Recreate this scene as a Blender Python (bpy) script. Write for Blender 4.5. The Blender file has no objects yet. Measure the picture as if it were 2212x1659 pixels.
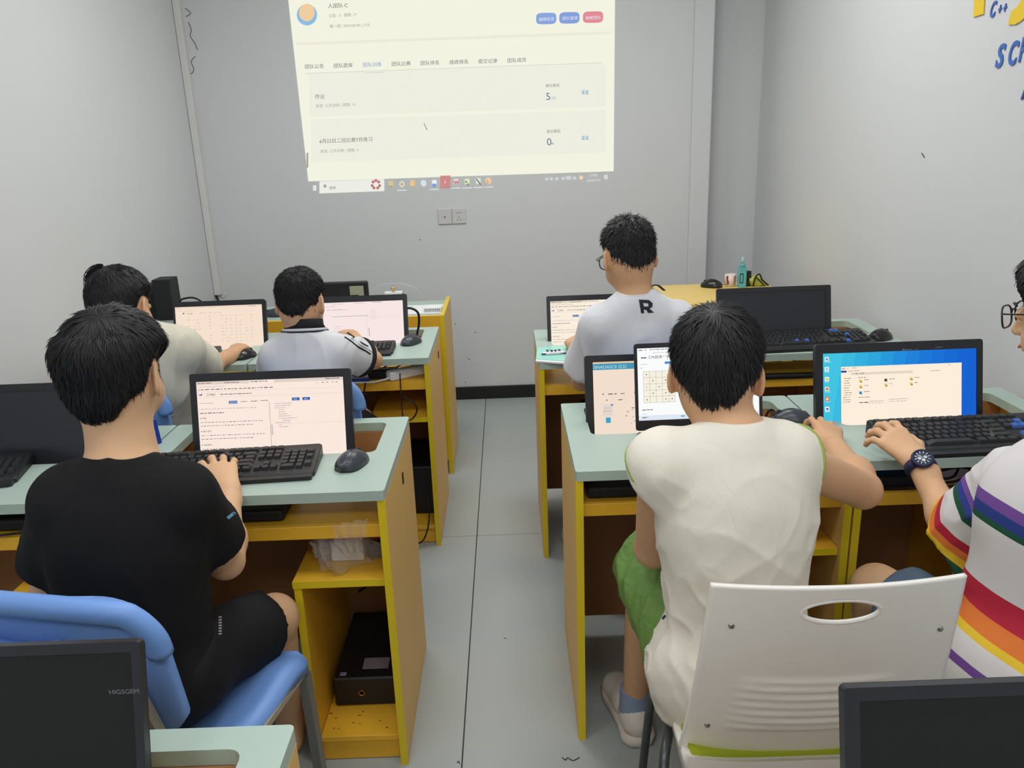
import bpy, bmesh, math, random
import numpy as np
from mathutils import Vector, Matrix, Euler

# ------------------------------------------------------------------ camera
H_CAM = 1.49
F_PX = 1733.0
PITCH = math.radians(17.0)
CR, SR = 0.99933, 0.0367
WR = Vector((1, 0, 0)); WU = Vector((0, math.sin(PITCH), math.cos(PITCH))); WF = Vector((0, math.cos(PITCH), -math.sin(PITCH)))
CX = WR * CR - WU * SR
CY = WR * SR + WU * CR
scene = bpy.context.scene
cam_data = bpy.data.cameras.new('camera')
cam = bpy.data.objects.new('camera', cam_data)
scene.collection.objects.link(cam)
cam_data.sensor_width = 36.0
cam_data.lens = 36.0 * F_PX / 2212.0
cam_data.clip_start = 0.02
cam.matrix_world = Matrix(((CX.x, CY.x, -WF.x, 0), (CX.y, CY.y, -WF.y, 0), (CX.z, CY.z, -WF.z, H_CAM), (0, 0, 0, 1)))
scene.camera = cam

# ------------------------------------------------------------------ world, lights, exposure
scene.view_settings.view_transform = 'Standard'
scene.view_settings.look = 'None'
scene.view_settings.gamma = 1.0
scene.view_settings.use_curve_mapping = False
scene.view_settings.exposure = 0.0
world = bpy.data.worlds.new('world'); scene.world = world
world.use_nodes = True
world.node_tree.nodes['Background'].inputs[0].default_value = (0.8, 0.85, 0.9, 1)
world.node_tree.nodes['Background'].inputs[1].default_value = 0.3
scene.cycles.use_denoising = True
scene.cycles.max_bounces = 6
CEIL_Z = 2.75
LAMPS = [(-0.6, -0.95), (0.45, -0.95), (-0.6, 1.05), (0.4, 1.05), (-0.55, 3.0), (0.5, 3.0)]
LAMP_W = {0: 14.0, 1: 14.0, 2: 8.5, 3: 8.5, 4: 14.2, 5: 14.8}
for i, (lx, ly) in enumerate(LAMPS):
    ld = bpy.data.lights.new('ceiling_panel_light', 'AREA')
    ld.shape = 'RECTANGLE'; ld.size = 0.56; ld.size_y = 0.56
    ld.energy = LAMP_W[i]; ld.color = (1.0, 0.99, 0.985)
    lo = bpy.data.objects.new('ceiling_panel_light', ld); lo.location = (lx, ly, CEIL_Z - 0.03)
    scene.collection.objects.link(lo)

def ray(px, py):
    return CX * (px - 1106.0) - CY * (py - 829.5) + WF * F_PX
def P(px, py, Y):
    d = ray(px, py); t = Y / d.y
    return Vector((d.x * t, Y, H_CAM + d.z * t))
def PZ(px, py, z):
    d = ray(px, py); t = (z - H_CAM) / d.z
    return Vector((d.x * t, d.y * t, z))
def PX(px, py, X):
    d = ray(px, py); t = X / d.x
    return Vector((X, d.y * t, H_CAM + d.z * t))

# ------------------------------------------------------------------ materials
def s2l(c):
    return tuple(((v / 255.0) / 12.92 if v / 255.0 <= 0.04045 else ((v / 255.0 + 0.055) / 1.055) ** 2.4) for v in c)
MATS = {}
def mat(name, rgb, rough=0.6, spec=0.4, var=0.06, vscale=8.0, bump=0.0, bscale=60.0, metal=0.0, sss=0.0, coat=0.0, alpha=1.0, trans=0.0, wrinkle=None):
    if name in MATS: return MATS[name]
    m = bpy.data.materials.new(name); m.use_nodes = True
    nt = m.node_tree; b = nt.nodes['Principled BSDF']
    c = s2l(rgb)
    b.inputs['Roughness'].default_value = rough
    b.inputs['Specular IOR Level'].default_value = spec
    b.inputs['Metallic'].default_value = metal
    tc = nt.nodes.new('ShaderNodeTexCoord')
    nz = nt.nodes.new('ShaderNodeTexNoise'); nz.inputs['Scale'].default_value = vscale; nz.inputs['Detail'].default_value = 4.0
    nt.links.new(tc.outputs['Object'], nz.inputs['Vector'])
    mx = nt.nodes.new('ShaderNodeMix'); mx.data_type = 'RGBA'
    mx.inputs[6].default_value = tuple(max(0, v * (1 - var)) for v in c) + (1,)
    mx.inputs[7].default_value = tuple(min(1, v * (1 + var)) for v in c) + (1,)
    nt.links.new(nz.outputs['Fac'], mx.inputs[0])
    nt.links.new(mx.outputs[2], b.inputs['Base Color'])
    if bump > 0:
        n2 = nt.nodes.new('ShaderNodeTexNoise'); n2.inputs['Scale'].default_value = bscale; n2.inputs['Detail'].default_value = 3.0
        nt.links.new(tc.outputs['Object'], n2.inputs['Vector'])
        bp = nt.nodes.new('ShaderNodeBump'); bp.inputs['Strength'].default_value = bump; bp.inputs['Distance'].default_value = 0.002
        nt.links.new(n2.outputs['Fac'], bp.inputs['Height']); nt.links.new(bp.outputs['Normal'], b.inputs['Normal'])
    if wrinkle:
        st, sc, rot, asp = wrinkle
        mp = nt.nodes.new('ShaderNodeMapping'); mp.inputs['Rotation'].default_value = rot; mp.inputs['Scale'].default_value = (sc, sc, sc / asp)
        nt.links.new(tc.outputs['Object'], mp.inputs['Vector'])
        n3 = nt.nodes.new('ShaderNodeTexNoise'); n3.inputs['Scale'].default_value = 1.0; n3.inputs['Detail'].default_value = 2.5; n3.inputs['Distortion'].default_value = .8
        nt.links.new(mp.outputs[0], n3.inputs['Vector'])
        m1 = nt.nodes.new('ShaderNodeMath'); m1.operation = 'SUBTRACT'; m1.inputs[1].default_value = .5; nt.links.new(n3.outputs['Fac'], m1.inputs[0])
        m2 = nt.nodes.new('ShaderNodeMath'); m2.operation = 'ABSOLUTE'; nt.links.new(m1.outputs[0], m2.inputs[0])
        b3 = nt.nodes.new('ShaderNodeBump'); b3.invert = True; b3.inputs['Strength'].default_value = st; b3.inputs['Distance'].default_value = 0.02
        nt.links.new(m2.outputs[0], b3.inputs['Height'])
        if bump > 0: nt.links.new(bp.outputs['Normal'], b3.inputs['Normal'])
        nt.links.new(b3.outputs['Normal'], b.inputs['Normal'])
    if sss > 0:
        b.inputs['Subsurface Weight'].default_value = sss
        b.inputs['Subsurface Radius'].default_value = (0.012, 0.005, 0.003)
        b.inputs['Subsurface Scale'].default_value = 1.0
    if coat > 0:
        b.inputs['Coat Weight'].default_value = coat; b.inputs['Coat Roughness'].default_value = 0.1
    if trans > 0:
        b.inputs['Transmission Weight'].default_value = trans
    b.inputs['Alpha'].default_value = alpha
    MATS[name] = m
    return m
def emit(name, rgb, strength=1.0):
    if name in MATS: return MATS[name]
    m = bpy.data.materials.new(name); m.use_nodes = True
    nt = m.node_tree; nt.nodes.clear()
    o = nt.nodes.new('ShaderNodeOutputMaterial'); e = nt.nodes.new('ShaderNodeEmission')
    e.inputs[0].default_value = s2l(rgb) + (1,); e.inputs[1].default_value = strength
    nt.links.new(e.outputs[0], o.inputs[0])
    MATS[name] = m
    return m
def E(rgb):
    return emit('glow_%02x%02x%02x' % tuple(int(v) for v in rgb), rgb)
def ramp_mat(name, stops, rough=0.8, attr='sc'):
    """constant colour bands read from a per-vertex scalar (woven stripes)"""
    m = bpy.data.materials.new(name); m.use_nodes = True
    nt = m.node_tree; b = nt.nodes['Principled BSDF']; b.inputs['Roughness'].default_value = rough
    b.inputs['Specular IOR Level'].default_value = 0.2
    a = nt.nodes.new('ShaderNodeAttribute'); a.attribute_name = attr
    r = nt.nodes.new('ShaderNodeValToRGB'); r.color_ramp.interpolation = 'CONSTANT'
    el = r.color_ramp.elements
    while len(el) > 1: el.remove(el[-1])
    el[0].position = 0.0; el[0].color = s2l(stops[0][1]) + (1,)
    for p, c in stops[1:]:
        e = el.new(p); e.color = s2l(c) + (1,)
    nt.links.new(a.outputs['Fac'], r.inputs[0]); nt.links.new(r.outputs[0], b.inputs['Base Color'])
    return m

# ------------------------------------------------------------------ object helpers
COL = scene.collection
def link(o):
    COL.objects.link(o); return o
def thing(name, label, cat, loc=(0, 0, 0), rotz=0.0, group=None):
    o = bpy.data.objects.new(name, None); link(o)
    o.empty_display_size = 0.05
    o.location = loc; o.rotation_euler = (0, 0, rotz)
    o['label'] = label; o['category'] = cat
    if group: o['group'] = group
    return o
def tag(o, label, cat, group=None):
    o['label'] = label; o['category'] = cat
    if group: o['group'] = group
    return o
def wloc(o):
    l = Vector((0, 0, 0))
    while o is not None:
        l = l + o.location; o = o.parent
    return l
def link_mesh(name, me, m, parent=None, world=False, smooth=False, label=None, kind=None):
    if m is not None:
        for q in (m if isinstance(m, (list, tuple)) else [m]): me.materials.append(q)
    if smooth:
        me.polygons.foreach_set('use_smooth', np.ones(len(me.polygons), dtype=bool))
    if parent is not None and world:
        me.transform(Matrix.Translation(-wloc(parent)))
    o = bpy.data.objects.new(name, me); link(o)
    if parent is not None: o.parent = parent
    if label: o['label'] = label
    if kind: o['kind'] = kind
    return o

class MB:
    """mesh builder"""
    def __init__(s):
        s.v = []; s.f = []; s.sm = []
    def add(s, vs, fs, smooth=False):
        n = len(s.v); s.v.extend([tuple(v) for v in vs]); s.f.extend([tuple(i + n for i in f) for f in fs]); s.sm.extend([smooth] * len(fs))
        return s
    def box(s, lo, hi, bev=0.0, M=None, seg=1):
        lo = Vector(lo); hi = Vector(hi)
        if bev <= 0:
            vs = [Vector((x, y, z)) for z in (lo.z, hi.z) for y in (lo.y, hi.y) for x in (lo.x, hi.x)]
            fs = [(0, 2, 3, 1), (4, 5, 7, 6), (0, 1, 5, 4), (2, 6, 7, 3), (0, 4, 6, 2), (1, 3, 7, 5)]
        else:
            bm = bmesh.new(); bmesh.ops.create_cube(bm, size=1.0)
            sz = hi - lo; c = (hi + lo) / 2
            for v in bm.verts: v.co = Vector((v.co.x * sz.x, v.co.y * sz.y, v.co.z * sz.z)) + c
            bmesh.ops.bevel(bm, geom=bm.edges[:] , offset=min(bev, 0.45 * min(sz)), segments=seg, affect='EDGES', profile=0.5)
            bm.verts.index_update()
            vs = [v.co.copy() for v in bm.verts]; fs = [[v.index for v in f.verts] for f in bm.faces]; bm.free()
        if M is not None: vs = [M @ v for v in vs]
        return s.add(vs, fs)
    def prism(s, outline, z0, z1, M=None, smooth=False):
        n = len(outline)
        vs = [Vector((x, y, z0)) for x, y in outline] + [Vector((x, y, z1)) for x, y in outline]
        fs = [tuple(range(n - 1, -1, -1)), tuple(range(n, 2 * n))] + [(i, (i + 1) % n, n + (i + 1) % n, n + i) for i in range(n)]
        if M is not None: vs = [M @ v for v in vs]
        return s.add(vs, fs, smooth)
    def ring_prism(s, outer, inner, z0, z1, M=None):
        """slab with a hole; outlines counter-clockwise (x, y)"""
        bm = bmesh.new()
        def loop(pts, z):
            vs = [bm.verts.new((x, y, z)) for x, y in pts]
            return vs, [bm.edges.new((vs[i], vs[(i + 1) % len(vs)])) for i in range(len(vs))]
        for z in (z0, z1):
            a, ea = loop(outer, z); b, eb = loop(inner, z)
            bmesh.ops.triangle_fill(bm, use_beauty=True, use_dissolve=False, edges=ea + eb, normal=(0, 0, 1 if z == z1 else -1))
            if z == z0: a0, b0 = a, b
            else: a1, b1 = a, b
        n = len(outer)
        for i in range(n): bm.faces.new((a0[i], a0[(i + 1) % n], a1[(i + 1) % n], a1[i]))
        n = len(inner)
        for i in range(n): bm.faces.new((b0[(i + 1) % n], b0[i], b1[i], b1[(i + 1) % n]))
        bmesh.ops.recalc_face_normals(bm, faces=bm.faces[:])
        bm.verts.index_update()
        vs = [v.co.copy() for v in bm.verts]; fs = [[v.index for v in f.verts] for f in bm.faces]; bm.free()
        if M is not None: vs = [M @ v for v in vs]
        return s.add(vs, fs)
    def tube(s, pts, r, n=8, smooth=True, spline=True, sub=5, cap=True, flat=None):
        pts = [Vector(p) for p in pts]
        if spline and len(pts) > 2:
            q = []
            for i in range(len(pts) - 1):
                p0 = pts[max(i - 1, 0)]; p1 = pts[i]; p2 = pts[i + 1]; p3 = pts[min(i + 2, len(pts) - 1)]
                for j in range(sub):
                    t = j / sub
                    q.append(0.5 * ((2 * p1) + (p2 - p0) * t + (2 * p0 - 5 * p1 + 4 * p2 - p3) * t * t + (3 * p1 - p0 - 3 * p2 + p3) * t ** 3))
            q.append(pts[-1]); pts = q
        m = len(pts)
        rs = [r] * m if not isinstance(r, (list, tuple)) else [r[min(int(i * len(r) / m), len(r) - 1)] if False else np.interp(i / (m - 1), np.linspace(0, 1, len(r)), r) for i in range(m)]
        vs = []; up = None
        for i in range(m):
            d = (pts[min(i + 1, m - 1)] - pts[max(i - 1, 0)]).normalized()
            if up is None:
                up = Vector((0, 0, 1)) if abs(d.z) < 0.9 else Vector((1, 0, 0))
            sd = d.cross(up)
            if sd.length < 1e-5: sd = d.cross(Vector((0, 1, 0)))
            sd.normalize(); up = sd.cross(d).normalized()
            for k in range(n):
                a = 2 * math.pi * (k + 0.5) / n
                fx, fy = (1, 1) if flat is None else flat
                vs.append(pts[i] + sd * math.cos(a) * rs[i] * fx + up * math.sin(a) * rs[i] * fy)
        fs = []
        for i in range(m - 1):
            for k in range(n):
                fs.append((i * n + k, i * n + (k + 1) % n, (i + 1) * n + (k + 1) % n, (i + 1) * n + k))
        if cap:
            fs.append(tuple(range(n - 1, -1, -1))); fs.append(tuple((m - 1) * n + k for k in range(n)))
        return s.add(vs, fs, smooth)
    def lathe(s, prof, n=24, M=None, smooth=True):
        vs = []
        for r, z in prof:
            for k in range(n):
                a = 2 * math.pi * k / n; vs.append(Vector((r * math.cos(a), r * math.sin(a), z)))
        fs = []
        for i in range(len(prof) - 1):
            for k in range(n): fs.append((i * n + k, i * n + (k + 1) % n, (i + 1) * n + (k + 1) % n, (i + 1) * n + k))
        fs.append(tuple(range(n - 1, -1, -1))); fs.append(tuple((len(prof) - 1) * n + k for k in range(n)))
        if M is not None: vs = [M @ v for v in vs]
        return s.add(vs, fs, smooth)
    def grid(s, rows, closed=False, smooth=True):
        n = len(rows[0]); vs = [p for r in rows for p in r]; fs = []
        for i in range(len(rows) - 1):
            for k in range(n if closed else n - 1):
                fs.append((i * n + k, i * n + (k + 1) % n, (i + 1) * n + (k + 1) % n, (i + 1) * n + k))
        return s.add(vs, fs, smooth)
    def mesh(s, name):
        me = bpy.data.meshes.new(name); me.from_pydata([tuple(v) for v in s.v], [], s.f)
        me.polygons.foreach_set('use_smooth', np.array(s.sm, dtype=bool)); me.update()
        return me
    def build(s, name, m, parent=None, world=False, label=None, kind=None):
        return link_mesh(name, s.mesh(name), m, parent, world, False, label, kind)

def rrect(x0, y0, x1, y1, r, n=4):
    pts = []
    for cx, cy, a0 in ((x1 - r, y1 - r, 0), (x0 + r, y1 - r, 90), (x0 + r, y0 + r, 180), (x1 - r, y0 + r, 270)):
        for k in range(n + 1):
            a = math.radians(a0 + 90 * k / n); pts.append((cx + r * math.cos(a), cy + r * math.sin(a)))
    return pts
def ellipse(cx, cy, rx, ry, n=28):
    return [(cx + rx * math.cos(2 * math.pi * k / n), cy + ry * math.sin(2 * math.pi * k / n)) for k in range(n)]

# text as triangles (cached): returns verts (x, y) with baseline at 0, faces
_TXT = {}
def text_geo(t, shear=0.0, bold=False):
    key = (t, shear, bold)
    if key in _TXT: return _TXT[key]
    cu = bpy.data.curves.new('tmp_text', 'FONT'); cu.body = t; cu.size = 1.0; cu.resolution_u = 3; cu.shear = shear
    if bold: cu.offset = 0.025
    o = bpy.data.objects.new('tmp_text', cu); COL.objects.link(o)
    me = bpy.data.meshes.new_from_object(o.evaluated_get(bpy.context.evaluated_depsgraph_get()))
    vs = [(v.co.x, v.co.y) for v in me.vertices]; fs = [tuple(p.vertices) for p in me.polygons]
    bpy.data.objects.remove(o); bpy.data.curves.remove(cu); bpy.data.meshes.remove(me)
    w = max([v[0] for v in vs] + [0.01])
    _TXT[key] = (vs, fs, w)
    return _TXT[key]

# ------------------------------------------------------------------ implicit surfaces (bodies, clothes)
def vnoise(p, seed=0):
    p = np.asarray(p, dtype=np.float64); i = np.floor(p).astype(np.int64); f = p - i; f = f * f * (3 - 2 * f)
    def h(ix, iy, iz):
        n = (ix * 374761393 + iy * 668265263 + iz * 2147483647 + seed * 1274126177) & 0xffffffff
        n = ((n ^ (n >> 13)) * 1274126177) & 0xffffffff
        return ((n ^ (n >> 16)) & 0xffff) / 65535.0
    r = 0
    for dx in (0, 1):
        wx = f[:, 0] if dx else 1 - f[:, 0]
        for dy in (0, 1):
            wy = f[:, 1] if dy else 1 - f[:, 1]
            for dz in (0, 1):
                wz = f[:, 2] if dz else 1 - f[:, 2]
                r = r + wx * wy * wz * h(i[:, 0] + dx, i[:, 1] + dy, i[:, 2] + dz)
    return r
A3 = lambda v: np.array([v[0], v[1], v[2]], dtype=np.float64)
def cap(a, b, ra, rb=None, k=0.01, clip=None, sub=False):
    return dict(t='c', a=A3(a), b=A3(b), ra=ra, rb=ra if rb is None else rb, k=k, clip=clip, sub=sub)
def ell(c, r, R=None, k=0.01, clip=None, sub=False):
    return dict(t='e', c=A3(c), r=np.array(r, dtype=np.float64), R=None if R is None else np.array(R, dtype=np.float64), k=k, clip=clip, sub=sub)
def pd(p, X, Y, Z):
    if p['t'] == 'c':
        a, b = p['a'], p['b']; ba = b - a; L2 = max(float(ba @ ba), 1e-9)
        px, py, pz = X - a[0], Y - a[1], Z - a[2]
        h = np.clip((px * ba[0] + py * ba[1] + pz * ba[2]) / L2, 0, 1)
        d = np.sqrt((px - ba[0] * h) ** 2 + (py - ba[1] * h) ** 2 + (pz - ba[2] * h) ** 2) - (p['ra'] + (p['rb'] - p['ra']) * h)
    else:
        c, r = p['c'], p['r']; px, py, pz = X - c[0], Y - c[1], Z - c[2]
        if p['R'] is not None:
            R = p['R']
            px, py, pz = (px * R[0, 0] + py * R[0, 1] + pz * R[0, 2], px * R[1, 0] + py * R[1, 1] + pz * R[1, 2], px * R[2, 0] + py * R[2, 1] + pz * R[2, 2])
        k0 = np.sqrt((px / r[0]) ** 2 + (py / r[1]) ** 2 + (pz / r[2]) ** 2)
        k1 = np.sqrt((px / r[0] ** 2) ** 2 + (py / r[1] ** 2) ** 2 + (pz / r[2] ** 2) ** 2)
        d = k0 * (k0 - 1) / np.maximum(k1, 1e-6)
    if p['clip'] is not None:
        for (q, n) in p['clip']:
            d = np.maximum(d, (X - q[0]) * n[0] + (Y - q[1]) * n[1] + (Z - q[2]) * n[2])
    return d
def comb(Fv, d, p):
    k = p['k']
    if p['sub']:
        d = -d; h = np.clip(0.5 + 0.5 * (Fv - d) / k, 0, 1)
        return d * (1 - h) + Fv * h + k * h * (1 - h)
    h = np.clip(0.5 + 0.5 * (d - Fv) / k, 0, 1)
    return d * (1 - h) + Fv * h - k * h * (1 - h)
def pbox(p):
    if p['t'] == 'c':
        r = max(p['ra'], p['rb']); return np.minimum(p['a'], p['b']) - r, np.maximum(p['a'], p['b']) + r
    r = p['r'].max() if p['R'] is not None else p['r']
    return p['c'] - r, p['c'] + r
def evalpts(prims, pts):
    X, Y, Z = pts[:, 0], pts[:, 1], pts[:, 2]; Fv = np.ones(len(pts))
    for p in prims: Fv = comb(Fv, pd(p, X, Y, Z), p)
    return Fv
def sdf_mesh(prims, h=0.004, final_clip=None, smooth_it=2):
    """smooth union of prims, meshed with surface nets -> (verts, quads)"""
    lo = np.min([pbox(p)[0] for p in prims if not p['sub']], axis=0) - 4 * h
    hi = np.max([pbox(p)[1] for p in prims if not p['sub']], axis=0) + 4 * h
    n = np.ceil((hi - lo) / h).astype(int) + 1
    ax = [(lo[i] + h * np.arange(n[i])).astype(np.float32) for i in range(3)]
    Fg = np.full(tuple(n), 1.0, dtype=np.float32)
    for p in prims:
        a, b = pbox(p); mg = p['k'] + 3 * h
        i0 = np.maximum(np.floor((a - mg - lo) / h).astype(int), 0); i1 = np.minimum(np.ceil((b + mg - lo) / h).astype(int) + 1, n)
        if np.any(i1 <= i0): continue
        sl = tuple(slice(i0[j], i1[j]) for j in range(3))
        X = ax[0][sl[0]][:, None, None]; Y = ax[1][sl[1]][None, :, None]; Z = ax[2][sl[2]][None, None, :]
        Fg[sl] = comb(Fg[sl], pd(p, X, Y, Z), p)
    if final_clip:
        for (q, nn) in final_clip:
            Fg = np.maximum(Fg, (ax[0][:, None, None] - q[0]) * nn[0] + (ax[1][None, :, None] - q[1]) * nn[1] + (ax[2][None, None, :] - q[2]) * nn[2])
    S = Fg < 0
    c = np.zeros(tuple(n - 1), dtype=np.int8)
    for dx in (0, 1):
        for dy in (0, 1):
            for dz in (0, 1):
                c += S[dx:n[0] - 1 + dx, dy:n[1] - 1 + dy, dz:n[2] - 1 + dz]
    act = np.argwhere((c > 0) & (c < 8))
    ids = np.full(tuple(n - 1), -1, dtype=np.int32); ids[act[:, 0], act[:, 1], act[:, 2]] = np.arange(len(act))
    cor = [(x, y, z) for x in (0, 1) for y in (0, 1) for z in (0, 1)]
    val = np.stack([Fg[act[:, 0] + a, act[:, 1] + b, act[:, 2] + d] for a, b, d in cor], 1)
    acc = np.zeros((len(act), 3)); cnt = np.zeros(len(act))
    for i in range(8):
        for j in range(i + 1, 8):
            if sum(abs(cor[i][q] - cor[j][q]) for q in range(3)) != 1: continue
            m = (val[:, i] < 0) != (val[:, j] < 0)
            t = np.where(m, val[:, i] / np.where(m, val[:, i] - val[:, j], 1), 0)
            pt = np.array(cor[i]) + t[:, None] * (np.array(cor[j]) - np.array(cor[i]))
            acc += pt * m[:, None]; cnt += m
    V = lo + h * (act + acc / cnt[:, None])
    Q = []
    for axn in range(3):
        o = [q for q in range(3) if q != axn]
        s0 = [slice(1, n[q] - 1) for q in range(3)]; s0[axn] = slice(0, n[axn] - 1)
        s1 = list(s0); s1[axn] = slice(1, n[axn])
        A = S[tuple(s0)]; B = S[tuple(s1)]
        e = np.argwhere(A != B)
        if len(e) == 0: continue
        inside = A[e[:, 0], e[:, 1], e[:, 2]]
        base = e.copy()
        for q in o: base[:, q] += 1
        def cid(du, dv):
            k = base.copy(); k[:, o[0]] -= du; k[:, o[1]] -= dv
            return ids[k[:, 0], k[:, 1], k[:, 2]]
        q4 = np.stack([cid(1, 1), cid(0, 1), cid(0, 0), cid(1, 0)], 1)
        flip = inside if axn != 1 else ~inside
        q4[~flip] = q4[~flip][:, ::-1]
        Q.append(q4)
    Q = np.concatenate(Q)
    for _ in range(smooth_it):
        acc = np.zeros_like(V); cnt = np.zeros(len(V))
        for a, b in ((0, 1), (1, 2), (2, 3), (3, 0)):
            for u, w in ((a, b), (b, a)):
                for q in range(3): acc[:, q] += np.bincount(Q[:, u], V[Q[:, w], q], len(V))
                cnt += np.bincount(Q[:, u], minlength=len(V))
        V = 0.5 * V + 0.5 * acc / np.maximum(cnt, 1)[:, None]
    return V, Q
def vnormals(V, Q):
    d1 = V[Q[:, 2]] - V[Q[:, 0]]; d2 = V[Q[:, 3]] - V[Q[:, 1]]; fn = np.cross(d1, d2)
    N = np.zeros_like(V)
    for c in range(4):
        for q in range(3): N[:, q] += np.bincount(Q[:, c], fn[:, q], len(V))
    return N / np.maximum(np.linalg.norm(N, axis=1), 1e-12)[:, None]
def np_mesh(name, V, Q, attr=None):
    me = bpy.data.meshes.new(name); k = Q.shape[1]
    me.vertices.add(len(V)); me.vertices.foreach_set('co', V.astype(np.float32).ravel())
    me.loops.add(len(Q) * k); me.loops.foreach_set('vertex_index', Q.astype(np.int32).ravel())
    me.polygons.add(len(Q)); me.polygons.foreach_set('loop_start', (np.arange(len(Q)) * k).astype(np.int32))
    me.update(calc_edges=True); me.validate()
    me.polygons.foreach_set('use_smooth', np.ones(len(me.polygons), dtype=bool))
    if attr is not None:
        a = me.attributes.new('sc', 'FLOAT', 'POINT'); a.data.foreach_set('value', attr.astype(np.float32))
    me.update()
    return me
def compact(V, Q):
    u, inv = np.unique(Q, return_inverse=True)
    return V[u], inv.reshape(Q.shape)
# ------------------------------------------------------------------ room shell
XL, XR, YB, YALC, YF = -1.69, 1.45, 4.60, 4.75, -1.6
XA, XB = 1.03, 1.135
mWall = mat('wall_paint', (213, 216, 218), rough=0.9, spec=0.15, var=0.02, vscale=1.2, bump=0.15, bscale=120)
mCeil = mat('ceiling_paint', (235, 235, 232), rough=0.95, spec=0.1, var=0.02, vscale=2)
mFloor = mat('floor_vinyl', (164, 171, 170), rough=0.42, spec=0.35, var=0.06, vscale=2.2, bump=0.08, bscale=200)
mFloorBase = mat('floor_screed', (60, 62, 62), rough=0.9)
mBlackTrim = mat('black_baseboard', (30, 30, 32), rough=0.5)
def struct(name, mb, m, parent=None):
    o = mb.build(name, m, parent)
    if parent is None: o['kind'] = 'structure'
    return o
struct('wall_back', MB().box((XL - .1, YB, 0), (XB, YB + .1, CEIL_Z)), mWall)
struct('wall_pilaster', MB().box((XA, YB - .03, 0), (XB + .001, YB + .02, CEIL_Z), bev=0.006), mWall)
struct('wall_alcove', MB().box((XB, YALC, 0), (XR + .1, YALC + .1, CEIL_Z)).box((XB - .06, YB + .1, 0), (XB, YALC + .05, CEIL_Z)), mWall)
struct('wall_left', MB().box((XL - .1, YF, 0), (XL, YB + .1, CEIL_Z)), mWall)
struct('wall_right', MB().box((XR, YF, 0), (XR + .1, YALC + .1, CEIL_Z)), mWall)
struct('wall_front', MB().box((XL - .1, YF - .1, 0), (XR + .1, YF, CEIL_Z)), mWall)
struct('ceiling', MB().box((XL - .1, YF - .1, CEIL_Z), (XR + .1, YALC + .1, CEIL_Z + .1)), mCeil)
fl = struct('floor', MB().box((XL - .1, YF - .1, -.12), (XR + .1, YALC + .1, -.004)), mFloorBase)
g = 0.0016
xs = [XL, -0.16, XR]; ys = [YF, 0.9, 2.85, YALC]
for i in range(2):
    for j in range(3):
        MB().box((xs[i] + g, ys[j] + g, -.004), (xs[i + 1] - g, ys[j + 1] - g, 0.0), bev=0.001).build('floor_sheet', mFloor, fl)
def struct_named(n, lo, hi, m, bev=0.0): return struct(n, MB().box(lo, hi, bev=bev), m)
struct_named('baseboard_back', (XL, YB - .012, 0), (XA, YB, .078), mBlackTrim, .002)
struct_named('baseboard_alcove', (XB, YALC - .012, 0), (XR, YALC, .078), mBlackTrim, .002)
struct_named('baseboard_left', (XL, YF, 0), (XL + .012, YB - .013, .078), mBlackTrim, .002)
struct_named('baseboard_right', (XR - .012, YF, 0), (XR, YALC - .013, .078), mBlackTrim, .002)
# lamps overhead: fixtures with glowing diffusers (outside the frame)
mFix = mat('lamp_frame_white', (225, 225, 225), rough=0.5)
for i, (lx, ly) in enumerate(LAMPS):
    t = thing('ceiling_panel_lamp', 'square white ceiling panel lamp above %s' % ['the left front row of desks', 'the right front row of desks', 'the black shirted boy', 'the boy in the sleeveless shirt', 'the teacher desk', 'the yellow table'][i], 'lamp', (lx, ly, CEIL_Z))
    MB().ring_prism(rrect(-.3, -.3, .3, .3, .01), rrect(-.28, -.28, .28, .28, .01), -.02, -.001).build('lamp_frame', mFix, t)
    MB().box((-.28, -.28, -.012), (.28, .28, -.006)).build('diffuser', emit('diffuser_glow', (255, 252, 245), 1.5), t)

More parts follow.
